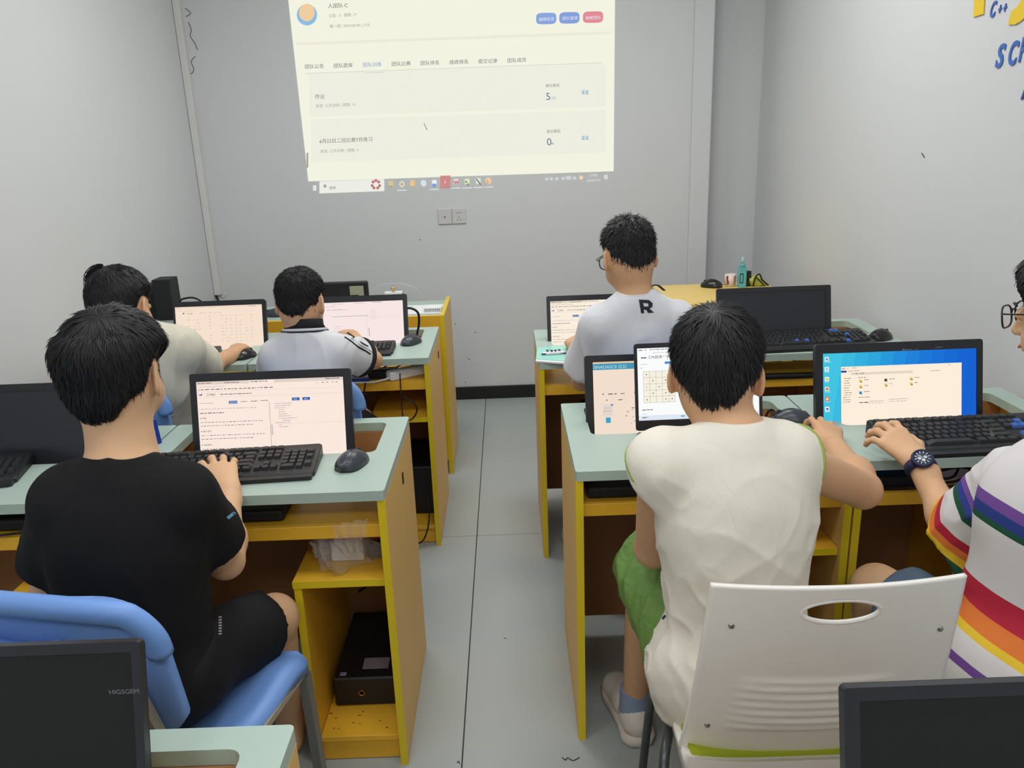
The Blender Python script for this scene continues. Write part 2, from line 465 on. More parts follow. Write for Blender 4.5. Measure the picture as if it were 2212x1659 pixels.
# ------------------------------------------------------------------ desks
mTop = mat('mint_laminate', (170, 190, 180), rough=0.38, spec=0.4, var=0.015, vscale=3)
mTopEdge = mat('mint_edge', (150, 170, 158), rough=0.45, var=0.02)
mYel = mat('yellow_laminate', (232, 180, 52), rough=0.42, spec=0.35, var=0.05, vscale=3)
mYelEdge = mat('lemon_edge_band', (222, 196, 34), rough=0.4, var=0.04)
mTan = mat('tan_side_laminate', (222, 184, 112), rough=0.5, spec=0.3, var=0.05, vscale=3)
mBrown = mat('brown_back_laminate', (166, 122, 84), rough=0.55, spec=0.25, var=0.12, vscale=5)
mStain = mat('grime', (96, 66, 22), rough=0.8, var=0.3, vscale=60)
TT = 0.024      # top thickness
DW, DD, DH = 0.652, 0.50, 0.75
def desk(x0, y0, label, w=DW, d=DD, h=DH, group=None):
    t = thing('computer_desk', label, 'desk', (x0, y0, 0), group=group)
    # desktop slab with the sunken monitor opening
    outer = rrect(0.001, 0, w - .001, d, .008, 3); inner = rrect(.062, .237, w - .057, d - .042, .02, 4)
    MB().ring_prism(outer, inner, h - TT, h).build('desktop', mTop, t)
    pt = .018
    for x in (0.001, w - pt - .001):
        m = MB().box((x, .004, 0.0), (x + pt, d - .004, h - TT), bev=.0015)
        o = m.build('side_panel', mTan if True else mYel, t)
        MB().box((x, .0025, 0.0), (x + pt, .004, h - TT)).build('edge_band', mYelEdge, o)
    MB().box((pt, d - .045, .07), (w - pt, d - .029, h - TT - .001), bev=.001).build('back_panel', mBrown, t)
    # keyboard shelf
    MB().box((pt + .001, .03, .642), (w - pt - .001, d - .05, .658), bev=.001).box((pt + .001, .022, .625), (w - pt - .001, .038, .657), bev=.001).build('keyboard_shelf', mYel, t)
    # CPU bay on the right
    bx = w - pt - .001 - .198
    o = MB().box((bx - pt, .02, 0), (bx, d - .046, .50), bev=.001).build('bay_partition', mYel, t)
    MB().box((bx - pt, .0185, 0), (bx, .02, .50)).build('edge_band', mYelEdge, o)
    o = MB().box((bx - pt - .002, .018, .501), (w - pt - .002, d - .046, .519), bev=.001).build('upper_shelf', mYel, t)
    MB().box((bx - pt - .002, .0165, .501), (w - pt - .002, .018, .519)).build('edge_band', mYelEdge, o)
    MB().box((bx + .001, .02, .062), (w - pt - .002, d - .046, .078), bev=.001).build('bottom_shelf', mYel, t)
    MB().box((bx + .001, .03, .002), (w - pt - .002, .044, .061), bev=.001).build('kick_board', mTan if False else mYel, t)
    return t
desk(-.945, 1.643, 'mint topped yellow desk by the aisle in front of the boy in black')
desk(-1.60, 1.643, 'mint topped yellow desk at left carrying the switched-off black monitor')
desk(-.947, 2.779, 'mint topped yellow desk by the aisle where the boy in the white polo sits')
desk(-1.602, 2.779, 'mint topped yellow desk near the left wall used by the child in cream')
desk(.138, 1.708, 'mint topped yellow desk with the laptop, left of its right-hand pair')
desk(.793, 1.708, 'mint topped yellow desk with the blue-screen monitor beside the right wall', w=.622)
desk(.094, 2.655, 'mint topped yellow desk where the boy with the letter R on his back sits')
desk(.749, 2.655, 'mint topped yellow desk under the wide black monitor in the far right corner')
desk(-.958, .398, 'nearest mint topped desk at the bottom left edge of the photo')
desk(.15, .275, 'nearest desk hidden under the black monitor at bottom right')
# wear marks on the desk by the aisle
def stains(pts, z, r):
    m = MB()
    for (x, y, a, b) in pts: m.prism([(x + a * math.cos(k) * (1 + .3 * math.sin(3 * k + x * 90)), y + b * math.sin(k)) for k in np.linspace(0, 5.8, 9)], z, z + .0006)
    return m
rnd = random.Random(4)
dk = [o for o in bpy.data.objects if o.name == 'computer_desk'][0]
stains([(.43 + rnd.random() * .19, .03 + rnd.random() * .19, .0012 + rnd.random() * .003, .001 + rnd.random() * .0015) for _ in range(16)], .078, 0).build('stain_marks', mStain, dk)
# cam-lock slots on the outer panels
mDark = mat('dark_metal', (40, 40, 42), rough=0.4, metal=0.5)
for (x, y, z) in ((-.2932, 1.93, .655), (-.2948, 3.16, .66)):
    tag(MB().box((0, -.006, -.016), (.002, .006, .016), bev=.001).build('slot_plate', mDark), 'small dark slot plate set in the tan side of the %s desk' % ('near aisle' if y < 2 else 'far aisle'), 'fitting').location = (x, y, z)

# teacher desk at the front left (faces the class)
t = thing('teacher_desk', 'long yellow teacher desk with a mint top against the back wall on the left', 'desk', (-1.62, 3.47, 0))
L = 1.332
MB().box((0, .018, .722), (L - .02, .43, .742), bev=.001).build('desktop', mTop, t)
MB().box((0, .0, .07), (L - .012, .017, .757), bev=.001).build('front_panel', mYel, t)
for x in (0.0, L - .018):
    o = MB().box((x, .0, 0), (x + .018, .44, .7565 if x > 0 else .72), bev=.001).build('side_panel', mTan, t)
    MB().box((x, -.0015, 0), (x + .018, 0, .7565 if x > 0 else .72)).build('edge_band', mYelEdge, o)
    if x > 0: MB().box((x, .0, .7565), (x + .018, .44, .7578)).build('edge_band', mYelEdge, o)
# yellow table at the front right
mPale = mat('pale_yellow_laminate', (240, 208, 122), rough=0.4, var=0.02)
t = thing('yellow_table', 'pale yellow table behind the boy with the R shirt, along the back wall', 'table', (.55, 3.55, 0))
out = [(0, 0)] + [(x, -.03 * math.sin(math.pi * x / .74) ** 2) for x in np.linspace(.05, .69, 14)] + [(.74, 0), (.74, .475), (0, .475)]
MB().prism(out, .727, .752).build('table_top', mPale, t)
MB().box((.02, .03, .55), (.72, .045, .726), bev=.001).build('apron', mYel, t)
for x in (.02, .702): MB().box((x, .03, 0), (x + .018, .455, .726), bev=.001).build('side_panel', mYel, t)
MB().box((.04, .43, .1), (.70, .445, .726), bev=.001).build('back_panel', mBrown, t)

# ------------------------------------------------------------------ wall things
mTrunk = mat('white_plastic_trunking', (222, 222, 220), rough=0.5)
mb = MB().box((0, -.032, .0), (.034, -.001, 2.05), bev=.002)
t = tag(mb.build('cable_trunking', mTrunk), 'white plastic cable trunking running down the corner of the left and back walls', 'trunking')
t.location = (XL + .002, YB, .69)
MB().box((.0345, -.006, 0), (.05, -.001, .03), bev=.002, M=Matrix.Rotation(.5, 4, 'Y')).build('clip', mTrunk, t)
mInk = mat('black_mark', (60, 60, 62), rough=0.9)
def wallmark(name, pts, wpx, Y, label, X=None):
    f = (lambda a, b: P(a, b, Y)) if X is None else (lambda a, b: PX(a, b, X))
    q = [f(*p) for p in pts]; c = q[0].copy()
    o = MB().tube([p - c for p in q], wpx, n=5, sub=3).build(name, mInk); o.location = c
    return tag(o, label, 'mark')
mInk2 = mInk
wallmark('wall_crack', [(400, 18), (412, 28), (402, 36)], .0016, YB - .001, 'topmost short dark crack on the back wall beside the trunking')
wallmark('wall_crack', [(407, 48), (413, 64), (411, 78), (420, 92), (427, 108)], .0016, YB - .001, 'long dark zigzag crack on the back wall beside the trunking')
wallmark('wall_crack', [(422, 122), (413, 133), (419, 150), (413, 160)], .0016, YB - .001, 'lowest hooked crack on the back wall beside the trunking')
wallmark('wall_scratch', [(1991, 331), (1994, 335), (1997, 341)], .0018, 0, 'small dark scratch in the middle of the right wall', X=XR - .0005)
for (a, b) in ((983, 700), (1013, 776), (907, 518), (1027, 718), (1006, 826)):
    tag(MB().lathe([(.003, -.0005), (.003, .0005)], 8, Matrix.Translation(P(a, b, YB - .0006)) @ Matrix.Rotation(math.pi / 2, 4, 'X')).build('scuff', mInk), {983: 'tiny dark scuff spot on the back wall just right of the teacher desk', 1013: 'tiny dark scuff spot low on the back wall above the baseboard, left one', 907: 'tiny dark scuff spot on the back wall left below the socket', 1027: 'tiny dark scuff spot low on the back wall, topmost right one', 1006: 'tiny dark scuff spot right above the black baseboard'}[a], 'mark')
def floormark(name, pts, r, m, label, group=None):
    q = [PZ(a, b, .0006) for a, b in pts]; c = q[0].copy()
    o = MB().tube([p - c for p in q], r, n=5, sub=3, flat=(1, .3)).build(name, m); o.location = c
    return tag(o, label, 'mark', group)
mChalk = mat('white_speck', (225, 228, 226), rough=.9)
floormark('floor_scuff', [(1214, 1636), (1222, 1642), (1226, 1637), (1238, 1643), (1252, 1636)], .0018, mInk, 'dark squiggly scuff on the grey floor by the right front desk leg')
floormark('floor_scuff', [(988, 1648), (990, 1644), (993, 1650)], .0014, mInk, 'tiny dark scuff on the floor at the bottom middle of the photo')
floormark('floor_scuff', [(1088, 1378), (1094, 1379)], .0014, mInk, 'tiny dark scuff in the middle of the aisle floor')
floormark('floor_speck', [(916, 1141), (919, 1142)], .0042, mChalk, 'white speck on the floor just right of the far aisle desk foot')
floormark('floor_speck', [(1159, 1083), (1162, 1083)], .0042, mChalk, 'white speck on the floor left of the far right desk leg')
floormark('floor_speck', [(1224, 1358), (1227, 1358)], .0036, mChalk, 'white speck on the floor beside the near right desk panel')
# outlets
mPlate = mat('grey_white_plate', (205, 205, 206), rough=0.35)
a = P(947, 483, YB); b = P(1006, 451, YB)
w2 = (b.x - a.x) / 2
for i in range(2):
    t = thing('wall_outlet', ['left plate of the double wall socket, with one small round hole', 'right plate of the double wall socket, with pin slots'][i], 'socket', (a.x + w2 * (i + .5), YB, (a.z + b.z) / 2))
    hw = w2 / 2 - .0008; hh = .043
    MB().box((-hw, -.009, -hh), (hw, -.0002, hh), bev=.003).build('plate', mPlate, t)
    m = MB()
    if i == 0: m.lathe([(.004, 0), (.004, .001)], 10, Matrix.Translation((.0, -.0092, -.003)) @ Matrix.Rotation(math.pi / 2, 4, 'X'))
    else:
        for (x, z, an) in ((-.008, .018, 0), (.008, .018, 0), (0, -.006, 1.57), (-.009, -.02, .6), (.009, -.02, -.6)):
            m.box((-.004, -.0005, -.0012), (.004, .0005, .0012), M=Matrix.Translation((x, -.0094, z)) @ Matrix.Rotation(an, 4, 'Y'))
    m.build('pin_holes', mDark, t)

# lettering on the right wall: thin acrylic letters
mBlueL = mat('blue_acrylic', (52, 104, 186), rough=0.3)
mNavy = mat('navy_acrylic', (20, 66, 140), rough=0.3)
mYelL = mat('yellow_acrylic', (236, 200, 30), rough=0.3)
def wall_letter(ch, px, py, size, m, label, slope=0.06, shear=0.18, sx=.66):
    """letter on the right wall; text runs towards the viewer (-Y)"""
    vs, fs, w = text_geo(ch, shear, True)
    base = PX(px, py, XR)
    def mp(x, y, dx):
        return Vector((-dx, -(x * sx * math.cos(slope)) * size, (y + x * slope) * size))
    n = len(vs)
    V = [mp(x, y, .0035) for x, y in vs] + [mp(x, y, .001) for x, y in vs]
    Fc = [tuple(f) for f in fs] + [tuple(reversed([i + n for i in f])) for f in fs]
    ed = {}
    for f in fs:
        for i in range(len(f)):
            e = (f[i], f[(i + 1) % len(f)])
            if (e[1], e[0]) in ed: del ed[(e[1], e[0])]
            else: ed[e] = 1
    Fc += [(b, a, a + n, b + n) for a, b in ed]
    m_ = MB().add(V, Fc); o = m_.build('wall_letter', m); o.location = base
    return tag(o, label, 'letter')
wall_letter('C', 2138, 40, .058, mBlueL, 'small blue acrylic letter C before the plus signs on the right wall', slope=.1)
wall_letter('+', 2156, 33, .040, mBlueL, 'first of the two small blue plus signs after the letter C', slope=.1)
wall_letter('+', 2167, 30, .040, mBlueL, 'second of the two small blue plus signs, nearest the frame edge', slope=.1)
wall_letter('S', 2150, 146, .088, mBlueL, 'large blue acrylic letter S on the right wall', slope=.0, sx=.9)
wall_letter('C', 2176, 141, .088, mBlueL, 'large blue acrylic letter C between S and P', slope=.0)
wall_letter('P', 2200, 133, .088, mBlueL, 'large blue acrylic letter P cut by the right frame edge', slope=.0)
wall_letter('A', 2208, 213, .088, mNavy, 'dark blue acrylic letter A under the P at the frame edge', slope=.0)
o = MB()
q = [PX(a, b, XR) for a, b in ((2105, 37), (2127, 30), (2131, -40), (2110, -40))]
c = q[0].copy()
vs = [Vector((-.0045, p.y - c.y, p.z - c.z)) for p in q] + [Vector((-.001, p.y - c.y, p.z - c.z)) for p in q]
o.add(vs, [(0, 1, 2, 3), (7, 6, 5, 4), (0, 4, 5, 1), (1, 5, 6, 2), (2, 6, 7, 3), (3, 7, 4, 0)])
o = o.build('wall_letter', mYelL); o.location = c; tag(o, 'yellow acrylic letter stroke left of the small C++ on the right wall', 'letter')
q = [PX(a, b, XR) for a, b in ((2180, 53), (2195, 53), (2206, 47), (2225, 30), (2235, -20), (2216, -20), (2210, 0), (2200, 15), (2188, 24))]
c = q[0].copy(); n = len(q)
vs = [Vector((-.0045, p.y - c.y, p.z - c.z)) for p in q] + [Vector((-.001, p.y - c.y, p.z - c.z)) for p in q]
o = MB().add(vs, [(0, 8, 7, 1)[::-1], (1, 7, 2)[::-1], (7, 6, 2)[::-1], (2, 6, 3)[::-1], (6, 5, 3)[::-1], (3, 5, 4)[::-1]] + [(i, i + n, (i + 1) % n + n, (i + 1) % n) for i in range(n)])
o = o.build('wall_letter', mYelL); o.location = c; tag(o, 'curved yellow acrylic letter right of the small C++ at the frame edge', 'letter')

# ------------------------------------------------------------------ projected picture on the back wall
def wall_quad(pts, m, name, parent, off):
    q = [P(a, b, YB - off) for a, b in pts]
    return MB().add(q, [tuple(range(len(q)))[::-1]]).build(name, m, parent, world=True)
pr = thing('projected_screen', 'bright cream projected web page on the back wall', 'projection', (P(990, 380, YB).x, YB, P(990, 380, YB).z))
# outline continues above the frame
main = wall_quad([(617, -50), (1329, -72), (1325.5, 370), (666, 392)], emit('projector_cream', (243, 243, 226), 1.0), 'picture_field', pr, .0012)
class WallText:
    def __init__(s, off): s.d = {}; s.off = off
    def q(s, pts, col): 
        m = s.d.setdefault(col, MB()); v = [P(a, b, YB - s.off) for a, b in pts]; m.add(v, [tuple(range(len(v)))[::-1]])
    def rect(s, x, y, w, h, col, sl=-.04, lean=-.0):
        s.q([(x, y), (x + w, y + w * sl), (x + w + lean * h, y + w * sl + h), (x + lean * h, y + h)], col)
    def t(s, txt, x, y, size, col, sl=-.04, bold=False):
        vs, fs, w = text_geo(txt, 0, bold); m = s.d.setdefault(col, MB())
        m.add([P(x + vx * size + vy * size * -.04, y + vx * size * sl - vy * size, YB - s.off - .0005) for vx, vy in vs], fs)
    def done(s, name, parent):
        for col, m in s.d.items(): m.build(name, E(col), parent, world=True)
W = WallText(.0016)
for i in range(3): W.rect(668 + i * 4, 160 + i * 99, 640 - i * 4, 92, (238, 238, 224), -.034) if i < 2 else None
W.rect(640, 92, 680, 6, (236, 234, 218), -.036); W.rect(660, 158, 640, 1.5, (214, 214, 204), -.036)
for i, tx in enumerate(['团队公告', '团队题库', '团队训练', '团队比赛', '团队排名', '成绩排名', '提交记录', '团队成员']):
    W.t(tx, 658 + i * 62.5, 148 - i * 1.9, 10.5 * 1.0, (92, 98, 108) if i != 2 else (110, 150, 196))
W.rect(787, 157, 41, 1.6, (100, 116, 150), -.04)
W.t('人团队·C', 708, 17, 11, (80, 82, 86)); W.t('公告:  3   题数: 17', 710, 37, 8, (150, 150, 146)); W.t('第一团 | 2024.03.30 | 17人', 712, 60, 8, (140, 140, 138))
W.t('作业', 680, 213, 11, (110, 112, 114)); W.t('类型: 公开训练 | 题数: 13', 682, 232, 8, (160, 160, 158))
W.t('6月22日二班比赛7月练习', 690, 309, 10.5, (100, 100, 104)); W.t('类型: 公开训练 | 题数: 4', 692, 330, 8, (160, 160, 158))
W.t('提交题目', 1179, 188, 7.5, (110, 112, 114)); W.t('5', 1179, 216, 22, (98, 122, 150)); W.t('/13', 1190, 215, 8, (98, 122, 150))
W.t('提交题目', 1181, 287, 7.5, (110, 112, 114)); W.t('0', 1181, 314, 22, (98, 122, 150)); W.t('/4', 1190, 313, 8, (98, 122, 150))
for yy in (195, 293.5):
    for xx in (1257, 1265): W.rect(xx, yy, 6, 9, (150, 182, 214), -.03); W.rect(xx + 1, yy + 3, 4, 1.2, (225, 232, 236), -.03)
for (cx, cy, col) in ((1180, 40, (140, 166, 222)), (1230, 38.5, (134, 160, 218)), (1281, 37, (226, 140, 152))):
    W.q([(cx + 0 + (22 * math.copysign(abs(math.cos(a)) ** .45, math.cos(a))), cy - .04 * 22 * math.cos(a) + 12.5 * math.copysign(abs(math.sin(a)) ** .6, math.sin(a))) for a in np.linspace(0, 2 * math.pi, 25)[:-1]], col)
W.q([(663 + 22 * math.cos(a), 32 + 23 * math.sin(a)) for a in np.linspace(0, 2 * math.pi, 25)[:-1]], (140, 190, 226))
W.rect(666, 300 + 30, -4, 32, (170, 168, 150), 0)
W.done('web_page', pr)
W = WallText(.002)
for (tx, cx, cy) in (('编辑信息', 1164, 45), ('团队管理', 1214.5, 43), ('解散团队', 1265, 42)): W.t(tx, cx, cy, 8.4, (226, 232, 246))
W.q([(663 + 17 * math.cos(a), 27 + 19 * math.sin(a)) for a in np.linspace(0, 2 * math.pi, 25)[:-1]], (240, 206, 160))
W.rect(915.5, 265, 2, 0, (120, 120, 110)) if False else None
W.q([(915, 266), (916.2, 265.6), (923, 280), (921.8, 281)], (120, 118, 110))
# task bar
W.rect(690, 392, 140, 26, (236, 238, 230), -.036, -.0)
W.q([(676, 401), (683, 400), (683.5, 412), (676.5, 412)], (226, 228, 230))
W.t('搜索', 711, 409, 7.5, (120, 124, 124))
W.q([(702 + 3.6 * math.cos(a), 402 + 3.6 * math.sin(a)) for a in np.linspace(0, 2 * math.pi, 13)[:-1]], (130, 134, 134))
ic = [(844, 398, (214, 200, 140)), (868, 398, (206, 216, 196)), (891, 397, (234, 196, 140)), (915, 396, (214, 226, 232)), (938, 396, (236, 240, 244)), (962, 394, (206, 140, 136)), (985, 393, (232, 210, 210)), (1009, 393, (226, 232, 176)), (1033, 392, (226, 228, 208)), (1055, 391, (244, 206, 170))]
for i, (x, y, c) in enumerate(ic):
    s_ = 5 if i != 5 else 11
    if i in (1, 3, 9): W.q([(x + 6 * math.cos(a), y + 7 * math.sin(a)) for a in np.linspace(0, 2 * math.pi, 17)[:-1]], c)
    else: W.q([(x - s_, y - s_ * 1.3), (x + s_, y - s_ * 1.35), (x + s_, y + s_ * 1.05), (x - s_, y + s_ * 1.1)], c)
    if i in (1, 4, 6, 7, 8, 9): W.rect(x - 10, y + 13, 20, 1.5, (232, 234, 236))
for x in (1178, 1188, 1200, 1213, 1238): W.rect(x, 384 - (x - 1178) * .03, 6, 6, (210, 212, 216))
W.rect(1222, 381, 12, 8, (206, 208, 214)); W.rect(1305, 378, 8, 9, (214, 216, 222))
W.q([(1255.5 + 4 * math.cos(a), 384 + 4.5 * math.sin(a)) for a in np.linspace(0, 2 * math.pi, 13)[:-1]], (246, 214, 170))
W.t('11:08', 1273, 382, 7.5, (226, 228, 232)); W.t('2024/7/27', 1268, 393, 7, (226, 228, 232))
W.done('task_bar_marks', pr)
W = WallText(.0024)
W.q([(868 + 2.4 * math.cos(a), 398 + 2.8 * math.sin(a)) for a in np.linspace(0, 2 * math.pi, 13)[:-1]], (214, 150, 130))
W.rect(933.5, 397, 9, 6, (120, 160, 220)); W.t('W', 980.5, 398, 10, (196, 70, 80), bold=True); W.rect(1005, 391, 4, 4, (90, 150, 190)); W.rect(1009, 396, 4, 5, (120, 170, 100)); W.q([(1028, 387), (1030, 386), (1039, 398), (1037, 399)], (90, 100, 100))
W.t('S', 1051.5, 396, 10, (236, 130, 70), bold=True); W.t('PIG', 840, 404, 4.5, (110, 100, 60)); W.rect(960.5, 390, 2, 6, (240, 210, 205))
for (x, y) in ((806, 393), (812, 390), (818, 393), (804, 401), (820, 401), (808, 406), (816, 406)): W.q([(x + 3.4 * math.cos(a), y + 3.4 * math.sin(a)) for a in np.linspace(0, 2 * math.pi, 9)[:-1]], (190, 120, 120))
W.done('task_icons', pr)
# ------------------------------------------------------------------ computers
mBez = mat('monitor_black_plastic', (36, 38, 44), rough=0.32, spec=0.45, var=0.04, vscale=20)
mBez2 = mat('monitor_case_black', (30, 30, 33), rough=0.45, spec=0.4)
mOffD = mat('matt_black_panel', (30, 32, 33), rough=.5, spec=.25, var=.03)
mOff = mat('dark_glass', (44, 47, 53), rough=0.22, spec=0.4, var=0.03)
mKey = mat('key_black', (34, 35, 38), rough=0.38, spec=0.45, var=0.15, vscale=90)
mKb = mat('keyboard_black', (27, 28, 31), rough=0.42, spec=0.45)
mBlueKey = mat('blue_key', (60, 104, 184), rough=0.45)
mMouse = mat('mouse_charcoal', (52, 58, 66), rough=0.35, spec=0.5)
mMouseB = mat('mouse_black', (26, 26, 28), rough=0.25, spec=0.5)
mGreyPrint = mat('grey_print', (120, 124, 130), rough=0.5)
mCable = mat('black_cable', (18, 18, 20), rough=0.5)

def screen_content(scr, w, h, items, y0=0.0):
    """items: ('r',x,y,w,h,rgb[,layer]) / ('t',x,y,size,text,rgb) in units of the screen width, y down from the top left; drawn just in front of the panel (-Y)"""
    d = {}
    for it in items:
        if it[0] == 'r':
            _, x, y, ww, hh, c = it[:6]; L = it[6] if len(it) > 6 else 1
            m = d.setdefault((c, L), MB()); yy = -.0006 * L
            q = [(x, y), (x + ww, y), (x + ww, y + hh), (x, y + hh)]
            m.add([((a - .5) * w, yy, h - b * w) for a, b in q], [(3, 2, 1, 0)])
        elif it[0] == 'p':
            _, pts, c = it[:3]; L = it[3] if len(it) > 3 else 1
            m = d.setdefault((c, L), MB()); m.add([((a - .5) * w, -.0006 * L, h - b * w) for a, b in pts], [tuple(range(len(pts)))[::-1]])
        else:
            _, x, y, sz, tx, c = it[:6]; L = it[6] if len(it) > 6 else 3
            vs, fs, tw = text_geo(tx); m = d.setdefault((c, L), MB())
            m.add([((x + vx * sz - .5) * w, -.0006 * L, h - (y - vy * sz) * w) for vx, vy in vs], fs)
    for (c, L), m in d.items():
        nm = 'screen_text' if L >= 3 else 'screen_window'
        m.build(nm, E(c), scr, kind='stuff' if L >= 3 else None)

def monitor(label, loc, w, h, on=None, items=(), bez=(.017, .017, .018, .030), tilt=-13, yaw=0.0, name='monitor', stand=True, cam_dot=False, thick=.03, rad=.006, off=None):
    """loc: bottom centre of the front face; faces -Y"""
    t = thing(name, label, 'monitor', loc, math.radians(yaw))
    Mt = Matrix.Rotation(math.radians(tilt), 4, 'X')
    l, r, tp, bt = bez
    o = MB().ring_prism(rrect(-w / 2, 0, w / 2, h, rad, 3), rrect(-w / 2 + l, bt, w / 2 - r, h - tp, .0015, 2), 0, .012, M=Matrix.Rotation(math.pi / 2, 4, 'X') @ Matrix.Translation((0, 0, -.012))).build('bezel', mBez, t)
    o.matrix_local = Mt
    c = MB().box((-w / 2 + .002, .0125, .002), (w / 2 - .002, .0125 + thick * .5, h - .002), bev=.005).box((-w / 2 + .04, .0125 + thick * .5, .03), (w / 2 - .04, .0125 + thick, h - .04), bev=.008).build('casing', mBez2, t)
    c.matrix_local = Mt
    sw = w - l - r; sh = h - tp - bt
    s = MB().box((-sw / 2, 0, 0), (sw / 2, .004, sh)).build('screen', E(on) if on else (off or mOff), t)
    s.matrix_local = Mt @ Matrix.Translation(((l - r) / 2, .003, bt))
    if items: screen_content(s, sw, sh, items)
    if stand:
        n = MB().box((-.035, .082, -.08), (.035, .096, h * .45), bev=.004).build('stand_neck', mBez2, t)
        b = MB().prism(ellipse(0, .06, .11, .075), -.092, -.08).build('stand_base', mBez2, t)
    return t, Mt, s

rt = random.Random(11)
DK = (70, 70, 84); GR = (150, 144, 146)
def words(x, y, n, sz, c, gap=.5, span=None):
    """a line of little unreadable word marks"""
    out = []; x0 = x
    for _ in range(n):
        ww = sz * rt.uniform(.8, 3.4); out.append(('r', x, y, ww, sz * rt.uniform(.45, .6), c, 3)); x += ww + sz * gap * rt.uniform(.8, 1.6)
        if span and x > x0 + span: break
    return out
def browser(bg, side=True, split=.5):
    it = [('r', 0, 0, 1, .022, tuple(int(v * .9) for v in bg), 1), ('r', .36, .001, .17, .021, bg, 2)]
    it += words(.01, .009, 5, .008, DK) + words(.19, .009, 6, .008, DK) + words(.37, .009, 5, .008, DK) + words(.88, .006, 4, .008, DK)
    it += words(.01, .034, 12, .006, GR, .6, .4) + words(.012, .052, 26, .009, DK, .8, .5) + words(.82, .032, 5, .006, DK, 3)
    it += [('r', 0, .068, 1, .0015, (214, 206, 200), 2), ('r', 0, .108, 1, .0012, (196, 190, 188), 2)]
    it += [('p', [(.014, .08), (.022, .092), (.030, .082), (.038, .082), (.036, .094), (.016, .096)], (70, 110, 190), 3)]
    it += [('t', .065, .098, .022, '工P0E1', (70, 70, 90), 3)] + words(.16, .088, 3, .008, DK) + words(.22, .088, 3, .008, DK) + words(.28, .088, 4, .008, DK)
    return it
def text_page(bg):
    it = browser(bg)
    it += [('r', .215, .137, .058, .020, (60, 104, 178), 2)] + [('t', .222, .153, .014, '题目详情', (210, 222, 240), 4)]
    it += words(.012, .146, 7, .006, GR, .3, .08) + words(.295, .143, 4, .006, DK, .3, .04) + words(.365, .142, 3, .007, DK, .3, .04) + words(.43, .141, 3, .007, DK, .3, .04)
    for (x, tx) in ((.645, '提交'), (.716, '运行')):
        it += [('r', x, .130, .052, .020, (56, 100, 176), 2), ('t', x + .012, .146, .013, tx, (214, 224, 240), 4)]
    it += [('r', .488, .155, .0022, .33, (120, 112, 110), 2), ('r', .495, .31, .009, .07, (198, 190, 186), 3), ('r', .515, .305, .485, .0012, (200, 196, 198), 2)]
    it += words(.015, .186, 22, .006, GR, 1.2, .38) + words(.015, .213, 12, .009, DK, .5, .16)
    for y, n in ((.255, '背景'), (.345, '输入格式'), (.438, '输出格式')):
        it += [('r', .014, y - .008, .006, .006, (60, 60, 70), 3), ('t', .028, y, .014, n, (60, 60, 74), 3)]
        it += words(.015, y + .022, 60, .0065, (96, 92, 104), 1.0, .43) + words(.015, y + .046, 50, .0065, (96, 92, 104), 1.0, .35)
    y = .165
    for k, (ind, sp) in enumerate(((0, .11), (0, .10), (0, .06), (.025, .03), (.025, .04), (.025, .05), (.025, .07), (.025, .12), (.05, .05), (.0, .10), (.025, .01), (.025, .05))):
        it += words(.525 + ind, y, 12, .0055, (150, 136, 140), .4, sp); y += .0145
    return it
def table_page(bg):
    it = [('r', 0, 0, 1, .02, tuple(int(v * .96) for v in bg), 1)] + words(.01, .01, 5, .005, GR, .4, .1) + words(.85, .012, 5, .006, DK, .3, .12) + words(.02, .045, 20, .004, GR, .4, .2)
    it += [('p', [(.085, .068), (.108, .068), (.1, .082), (.092, .082)], (60, 60, 76), 3), ('t', .135, .086, .02, '工·HOP', (70, 66, 80), 3)]
    for x in (.28, .33, .39, .45, .5): it += words(x, .074, 2, .006, DK, .4, .02)
    for r in range(9):
        for x in (.13, .205, .25, .38, .52, .57, .62, .68, .73, .80, .86):
            if rt.random() < .78: it += words(x, .112 + r * .037, 2, .0055, (120, 110, 116) if rt.random() < .6 else GR, .3, .025)
    return it
def pink_page(bg):
    it = words(.35, .012, 8, .005, GR, .4, .1) + words(.55, .01, 8, .0055, GR, .3, .09) + words(.72, .006, 6, .0065, DK, .2, .08) + words(.25, .036, 14, .004, GR, .3, .3)
    it += words(.3, .066, 8, .006, DK, 1.5, .3) + words(.34, .128, 30, .005, DK, .3, .33) + [('r', .66, .11, .002, .37, (200, 186, 192), 2), ('r', .676, .24, .004, .08, (120, 112, 118), 3), ('r', .67, .145, .32, .001, (206, 196, 202), 2)]
    for r in range(5): it += words(.7, .08 + r * .018, 5, .004, GR, .6, .16)
    for r in range(5): it += words(.36, .22 + r * .021, 6, .004, GR, .5, .12)
    return it
BG1 = (250, 232, 220); BG2 = (246, 224, 206); BG3 = (247, 230, 228); BG4 = (250, 238, 220)
def mon_at(label, pxl, pxr, ytop, Y, h, w=None, **k):
    tl = math.radians(-k.get('tilt', -13)); Yt = Y + h * math.sin(tl); a = P(pxl, ytop[0], Yt); b = P(pxr, ytop[1], Yt); w_ = w or (b.x - a.x); cx = (a.x + b.x) / 2 if w is None else (a.x + w / 2)
    return monitor(label, (cx, Y + .0, a.z - h * math.cos(tl)), w_, h, **k)
# middle-left, in front of the boy in black
mon_at('black framed lit monitor showing a text page, in front of the boy in black', 408, 757, (808, 798), 1.90, .285, on=BG1, items=text_page(BG1), bez=(.016, .020, .021, .030))
# switched-off monitor at the left edge
mon_at('switched-off black monitor at the left edge beside the boy in black', -190, 190, (838, 824), 1.90, .285, bez=(.018, .018, .018, .03))
# far left (child in cream)
mon_at('lit monitor with a pale table page in front of the child in the cream shirt', 372, 572, (653, 643), 3.04, .262, on=BG2, items=table_page(BG2), bez=(.008, .014, .020, .028), rad=.01)
